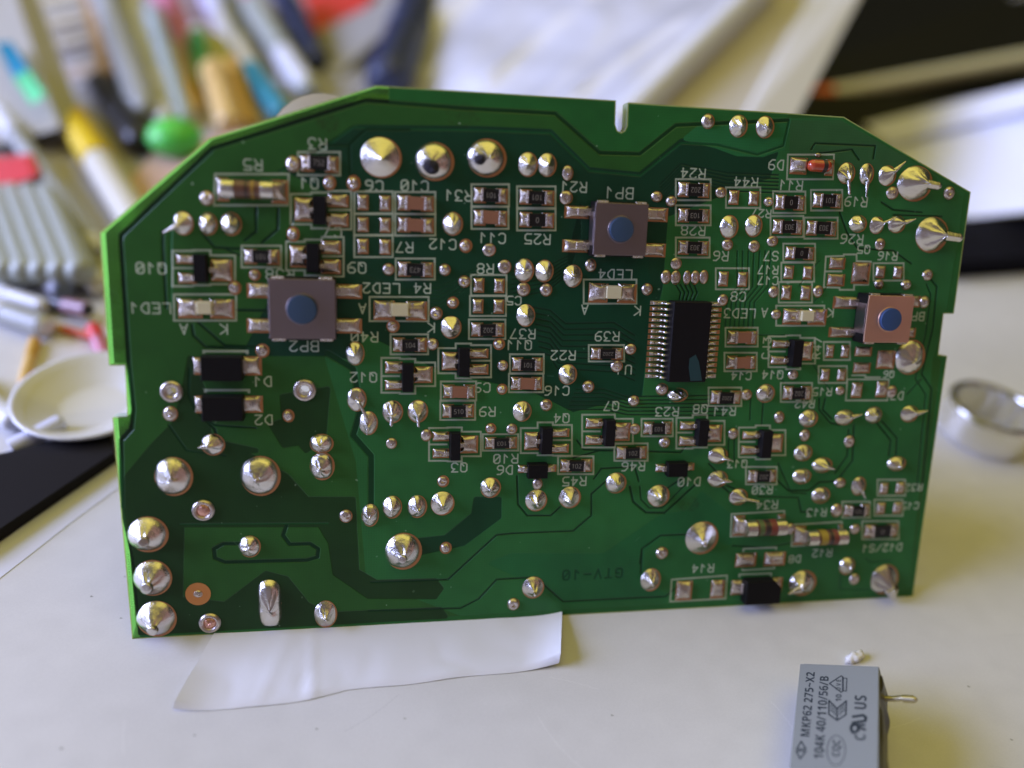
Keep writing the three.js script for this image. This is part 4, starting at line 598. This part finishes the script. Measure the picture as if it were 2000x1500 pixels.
pen('white_marker', 'white marker standing right of the maroon pen', [248, -30, 235], [304, 215, 192], 21, C.white, C.white, 0.4, 'marker');
pen('pale_blue_marker', 'pale blue marker beside the pink one', [296, 25, 220], [362, 240, 186], 19, C.blue, C.blue, 0.3, 'marker');
pen('white_bottle', 'small glossy white bottle above the green ball', [302, 148, 190], [324, 246, 176], 20, C.white, C.white, 0.4, 'bottle');
pen('pink_marker', 'thick pink marker near the top edge', [312, -30, 232], [372, 100, 206], 26, C.pink, C.pink, 0.5, 'marker');
pen('peach_marker', 'peach-coloured stick with an orange-yellow foot', [344, 88, 205], [384, 222, 180], 13, C.peach, C.ochre, 0.6, 'marker');
pen('emerald_marker', 'dark green marker behind the glossy white stopper', [384, 70, 205], [400, 170, 188], 17, C.emerald, C.emerald, 0.3, 'marker');
pen('glossy_stopper', 'glossy white stopper with a yellow collar', [388, 60, 198], [404, 132, 188], 19, C.white, C.olive, 0.72, 'stopper');
pen('mauve_pen', 'mauve pen right of the pink marker', [374, -30, 232], [424, 95, 210], 14, C.mauve, C.mauve, 0.4);
pen('lilac_pen', 'thick white-lilac pen at the top edge', [402, -30, 232], [464, 115, 206], 22, C.lilac, C.white, 0.5);
pen('slate_pen', 'slim slate-blue pen beside the white-lilac pen', [440, -30, 234], [488, 95, 210], 11, C.slate, C.slate, 0.4);
pen('rose_pen', 'short rose-red pen at the top edge', [476, -30, 236], [510, 48, 222], 12, C.pink, C.palegreen, 0.85);
pen('pale_green_tube', 'pale green-white tube leaning towards the board', [492, 10, 224], [606, 185, 186], 23, C.palegreen, C.white, 0.6, 'tube');
pen('navy_marker', 'thick navy-blue marker left of the red packet', [540, -30, 236], [622, 128, 200], 25, C.navy, C.navy, 0.4, 'marker');
pen('gold_bottle', 'golden-yellow bottle behind the upper left edge of the board', [418, 138, 192], [452, 250, 172], 28, C.gold, C.gold, 0.3, 'bottle');
pen('ochre_bottle', 'narrow ochre bottle right of the golden one', [452, 120, 194], [492, 245, 172], 15, C.ochre, C.ochre, 0.3, 'bottle');
pen('olive_jar', 'olive-yellow jar above the golden bottle', [418, 84, 204], [446, 138, 194], 22, C.olive, C.olive, 0.5, 'jar');
pen('beige_jar', 'beige jar right of the olive-yellow jar', [464, 84, 206], [494, 140, 194], 20, C.cream, C.cream, 0.5, 'jar');
pen('teal_marker', 'teal marker lying behind the upper left edge of the board', [488, 140, 196], [556, 232, 176], 24, C.teal, C.teal, 0.4, 'marker');
pen('black_marker', 'thick black marker leaning behind the yellow one', [196, 165, 190], [276, 284, 160], 27, C.black, C.black, 0.4, 'marker');
pen('yellow_marker', 'cream marker with a bright yellow cap beside the board', [138, 226, 170], [290, 470, 134], 29, C.yellow, C.cream, 0.43, 'marker');
{ const p = T(342, 268, 5), g = group('green_ball', null, p); tag(g, 'flattened bright green ball behind the upper left edge of the board', 'ball'); mesh('ball', mm(new THREE.SphereGeometry(5.2, 28, 18).scale(1.05, 0.72, 1)), C.green, g); mesh('seam', mm(new THREE.TorusGeometry(5.42, 0.16, 6, 48).rotateX(Math.PI / 2)), C.emerald, g); }
tag(mesh('pink_notebook', lying([[232, 372], [300, 300], [430, 262], [520, 250], [330, 430], [255, 470]], 1.6, 1.5), std([0.66, 0.45, 0.36], 0.8)), 'salmon-pink notebook lying between the yellow marker and the board', 'notebook');
// behind the upper edge
tag(mesh('red_packet', prism([[582, -30, 280], [730, -30, 280], [716, 14, 268], [616, 62, 258]], 16), C.red), 'bright red packet at the top edge', 'packet');
tag(mesh('grey_case', prism([[610, 72, 250], [735, 14, 262], [800, -20, 268], [760, 55, 246], [660, 150, 225], [632, 140, 225]], 14), C.grey), 'grey plastic case under the red packet', 'case');
pen('navy_pouch', 'dark navy pouch left of the crumpled white plastic', [822, 0, 262], [754, 172, 214], 42, C.navy, C.navy, 0.4, 'pouch');
{
  const g = group('plastic_tray'); tag(g, 'large white plastic tray with a crumpled lining behind the upper edge of the board', 'tray');
  const nu = 70, nv = 40, pos = [], idx = []; shared = seatFactor([[850, -70, 285], [770, 190, 235], [1220, 190, 173], [1215, 250, 176], [1420, 260, 178], [1545, 250, 184]]);
  for (let i = 0; i <= nu; i++) for (let j = 0; j <= nv; j++) { const u = i / nu, v = j / nv, xa = 850 + 660 * u, xb = 770 + 450 * u, x = xa + (xb - xa) * v, y = -70 + (205 + 55 * u + 70) * v, z = 285 - 62 * u - 50 * v + 7 * (noise(u * 4 + 2, v * 3 + 2, 51) - 0.5) + 3 * (noise(u * 12, v * 9, 52) - 0.5) + 9 * Math.abs(noise(u * 8 + v * 2.5 + 4, v * 2 + 4, 53) - 0.5), p = at(x, y, z * shared); pos.push(p.x, p.y, p.z); }
  for (let i = 0; i < nu; i++) for (let j = 0; j < nv; j++) { const a = i * (nv + 1) + j; idx.push(a, a + 1, a + nv + 1, a + 1, a + nv + 2, a + nv + 1); }
  const lg = new THREE.BufferGeometry(); lg.setAttribute('position', new THREE.Float32BufferAttribute(pos, 3)); lg.setIndex(idx); lg.computeVertexNormals();
  mesh('lining', mm(withUv(lg, 20)), std([0.74, 0.74, 0.77], 0.25, 0, { side: THREE.DoubleSide, clearcoat: 1, clearcoatRoughness: 0.1 }), g);
  turned([1500, -40, 216 * shared], [1200, 255, 172 * shared], [[0, 0], [0, 26], [1, 26], [1, 0]], C.white, 'rim', g);
  mesh('inner_wall', prism([[1490, -40, 222], [1650, -40, 232], [1420, 260, 178], [1215, 250, 176]], 4), std([0.62, 0.58, 0.5], 0.6), g);
  mesh('outer_wall', prism([[1612, -40, 226], [1698, -40, 228], [1545, 250, 184], [1440, 255, 178]], 5), std([0.78, 0.77, 0.74], 0.5), g); shared = null;
}
// upper right
{
  const g = group('black_case'); tag(g, 'glossy black equipment case in the upper right corner', 'case');
  mesh('case_body', prism([[1690, -60, 370], [2120, -60, 370], [2120, 240, 258], [1700, 262, 244], [1540, 244, 242], [1575, 130, 270]], 40), std([0.004, 0.004, 0.004], 0.5, 0, { specularIntensity: 0.25 }), g);
  turned([1800, 82, 300], [2060, 8, 320], [[0, 0], [0, 6], [0.5, 11], [1, 10], [1, 0]], plain([0.32, 0.32, 0.34], 0.3), 'sheen_streak', g);  // grey rods added as reflection streaks on the gloss of the case
  turned([1870, 40, 306], [2080, -40, 326], [[0, 0], [0, 4], [0.5, 9], [1, 8], [1, 0]], plain([0.4, 0.4, 0.43], 0.25), 'sheen_streak', g);
  turned([1905, 96, 296], [2080, 52, 306], [[0, 0], [0, 3], [0.5, 6], [1, 6], [1, 0]], plain([0.12, 0.12, 0.13], 0.25), 'sheen_streak', g);
}
pen('olive_rail', 'pale olive bar with an orange end in front of the black case', [1560, 196, 236], [2090, 98, 252], 18, C.orange, std([0.66, 0.62, 0.36], 0.5), 0.11, 'bar');
{
  const white = std([0.86, 0.87, 0.93], 0.6), top = [[1690, 246, 214], [1860, 203, 198], [2090, 150, 176], [2090, 196, 170], [1900, 240, 190], [1740, 282, 205]], low = [[1720, 276, 212], [1900, 240, 193], [2090, 200, 174], [2090, 404, 156], [1890, 426, 172], [1760, 332, 196]];
  shared = seatFactor(low);
  tag(mesh('paper_sheet', prism(top, 1.2), white), 'white sheet on top of the paper pile right of the board', 'paper');
  tag(mesh('paper_sheet', prism(low, 2), white), 'thick lilac-white folder at the bottom of the paper pile right of the board', 'paper');
  shared = null;
}
tag(mesh('dark_notebook', lying([[1860, 430], [2100, 408], [2100, 498], [1850, 514]], 4, 3.9), std([0.006, 0.006, 0.011], 0.8, 0, { specularIntensity: 0.15 })), 'dark notebook lying below the lilac folder', 'notebook');
// left middle
{
  const p = T(186, 800), g = group('white_saucer', null, V(p.x, 0, p.z)); tag(g, 'small shallow white saucer left of the board', 'saucer');
  mesh('bowl', mm(new THREE.LatheGeometry([[0, 0.5], [3.6, 0.5], [4.4, 0.75], [7.6, 2.2], [8.4, 2.9], [9.0, 2.9], [8.8, 2.4], [5.6, 0.4], [3.5, 0.02], [0, 0.02]].map((q) => new THREE.Vector2(...q)), 48)), std([0.72, 0.71, 0.68], 0.35, 0, { clearcoat: 0.5 }), g);
  mesh('foot', mm(new THREE.TorusGeometry(3.3, 0.25, 8, 40).rotateX(Math.PI / 2).translate(0, 0.25, 0)), C.white, g);
}
pen('blue_white_tube', 'short bluish-white tube left of the saucer', [22, 876, 92], [126, 822, 95], 19, C.lilac, C.lilac, 0.5, 'tube');
tag(mesh('black_strap', lying([[-80, 905], [100, 862], [214, 842], [222, 884], [120, 952], [-80, 1086]], 1.6, 1.5), std([0.012, 0.010, 0.010], 0.8, 0, { specularIntensity: 0.4 })), 'broad black strap lying on the table at the left edge', 'strap');
tag(mesh('white_strip', lying([[-40, 1098], [118, 962], [222, 892], [236, 950], [150, 1012], [50, 1090], [-40, 1160]], 0.06, 0.25), std([0.72, 0.73, 0.8], 0.8)), 'narrow white strip along the lower side of the black strap', 'strip');
for (const [n, l, a, b, r, c, d] of [['orange_wire', 'orange wire end above the saucer', [80, 632, 118], [196, 662, 116], 8, C.ochre, C.orange], ['red_bead', 'small red bead against the left edge of the board', [182, 640, 112], [206, 700, 108], 15, C.red, C.pink], ['gold_pin', 'gold-coloured pin near the left edge', [68, 664, 112], [44, 752, 104], 11, C.ochre, C.gold], ['silver_tube', 'silver tube lying at the left edge', [-40, 596, 122], [96, 640, 118], 24, C.white, C.pale], ['white_bobbin', 'round white bobbin at the left of the board corner', [150, 520, 132], [196, 560, 126], 22, C.cream, C.white], ['grey_pen', 'grey pen lying at the left edge', [-60, 740, 104], [30, 830, 97], 20, C.grey, C.white], ['dark_plug', 'dark plug between the white bobbin and the orange wire', [96, 590, 124], [176, 606, 120], 15, C.black, C.mauve], ['lilac_bobbin', 'lilac bobbin below the slatted tray', [70, 520, 134], [128, 565, 128], 24, C.slate, C.lilac], ['white_rod', 'white rod above the silver tube', [-30, 560, 126], [90, 600, 122], 15, C.white, C.white]]) pen(n, l, a, b, r, c, d, 0.4, n.split('_')[1]);

// grain of the solder mask and specks of dust, drawn over the artwork
{
  const im = g2.getImageData(0, 0, CW, CH), d = im.data;
  for (let y = 0; y < CH; y++) for (let x = 0; x < CW; x++) {
    const i = (y * CW + x) * 4, weave = ((x % 6) < 2 || (y % 6) < 2 ? 1.035 : 0.985), m = (0.90 + 0.13 * noise(x / 150, y / 150, 61) + 0.07 * noise(x / 28, y / 28, 62) + 0.05 * hash(x, y, 63)) * weave;
    d[i] *= m; d[i + 1] *= m; d[i + 2] *= m;
  }
  g2.putImageData(im, 0, 0);
  for (let i = 0; i < 170; i++) { const x = rnd() * CW, y = rnd() * CH, r = rr(0.6, 2.2) * (rnd() < 0.08 ? 1.7 : 1); g2.fillStyle = `rgba(190,205,190,${rr(0.25, 0.75)})`; g2.beginPath(); g2.ellipse(x, y, r * rr(0.7, 1.6), r, rr(0, 3), 0, 7); g2.fill(); }
  for (let i = 0; i < 9; i++) { const x = rnd() * CW, y = rnd() * CH, a = rr(0, 3); g2.strokeStyle = 'rgba(180,195,180,0.45)'; g2.lineWidth = 1; g2.beginPath(); g2.moveTo(x, y); g2.lineTo(x + Math.cos(a) * 16, y + Math.sin(a) * 16); g2.stroke(); }
  for (const [px, py, rad] of [[905, 225, 26], [1345, 985, 20], [640, 240, 18]]) { const p = B(px, py); for (let i = 0; i < 130; i++) { const a = rr(0, 6.28), q = Math.sqrt(rnd()) * rad; g2.fillStyle = 'rgba(38,48,26,0.05)'; g2.beginPath(); g2.arc(cx(p) + Math.cos(a) * q * 1.4, cy(p) + Math.sin(a) * q, rr(1.5, 5), 0, 7); g2.fill(); } }
  artTex.needsUpdate = true;
}

renderer.render(scene, camera);
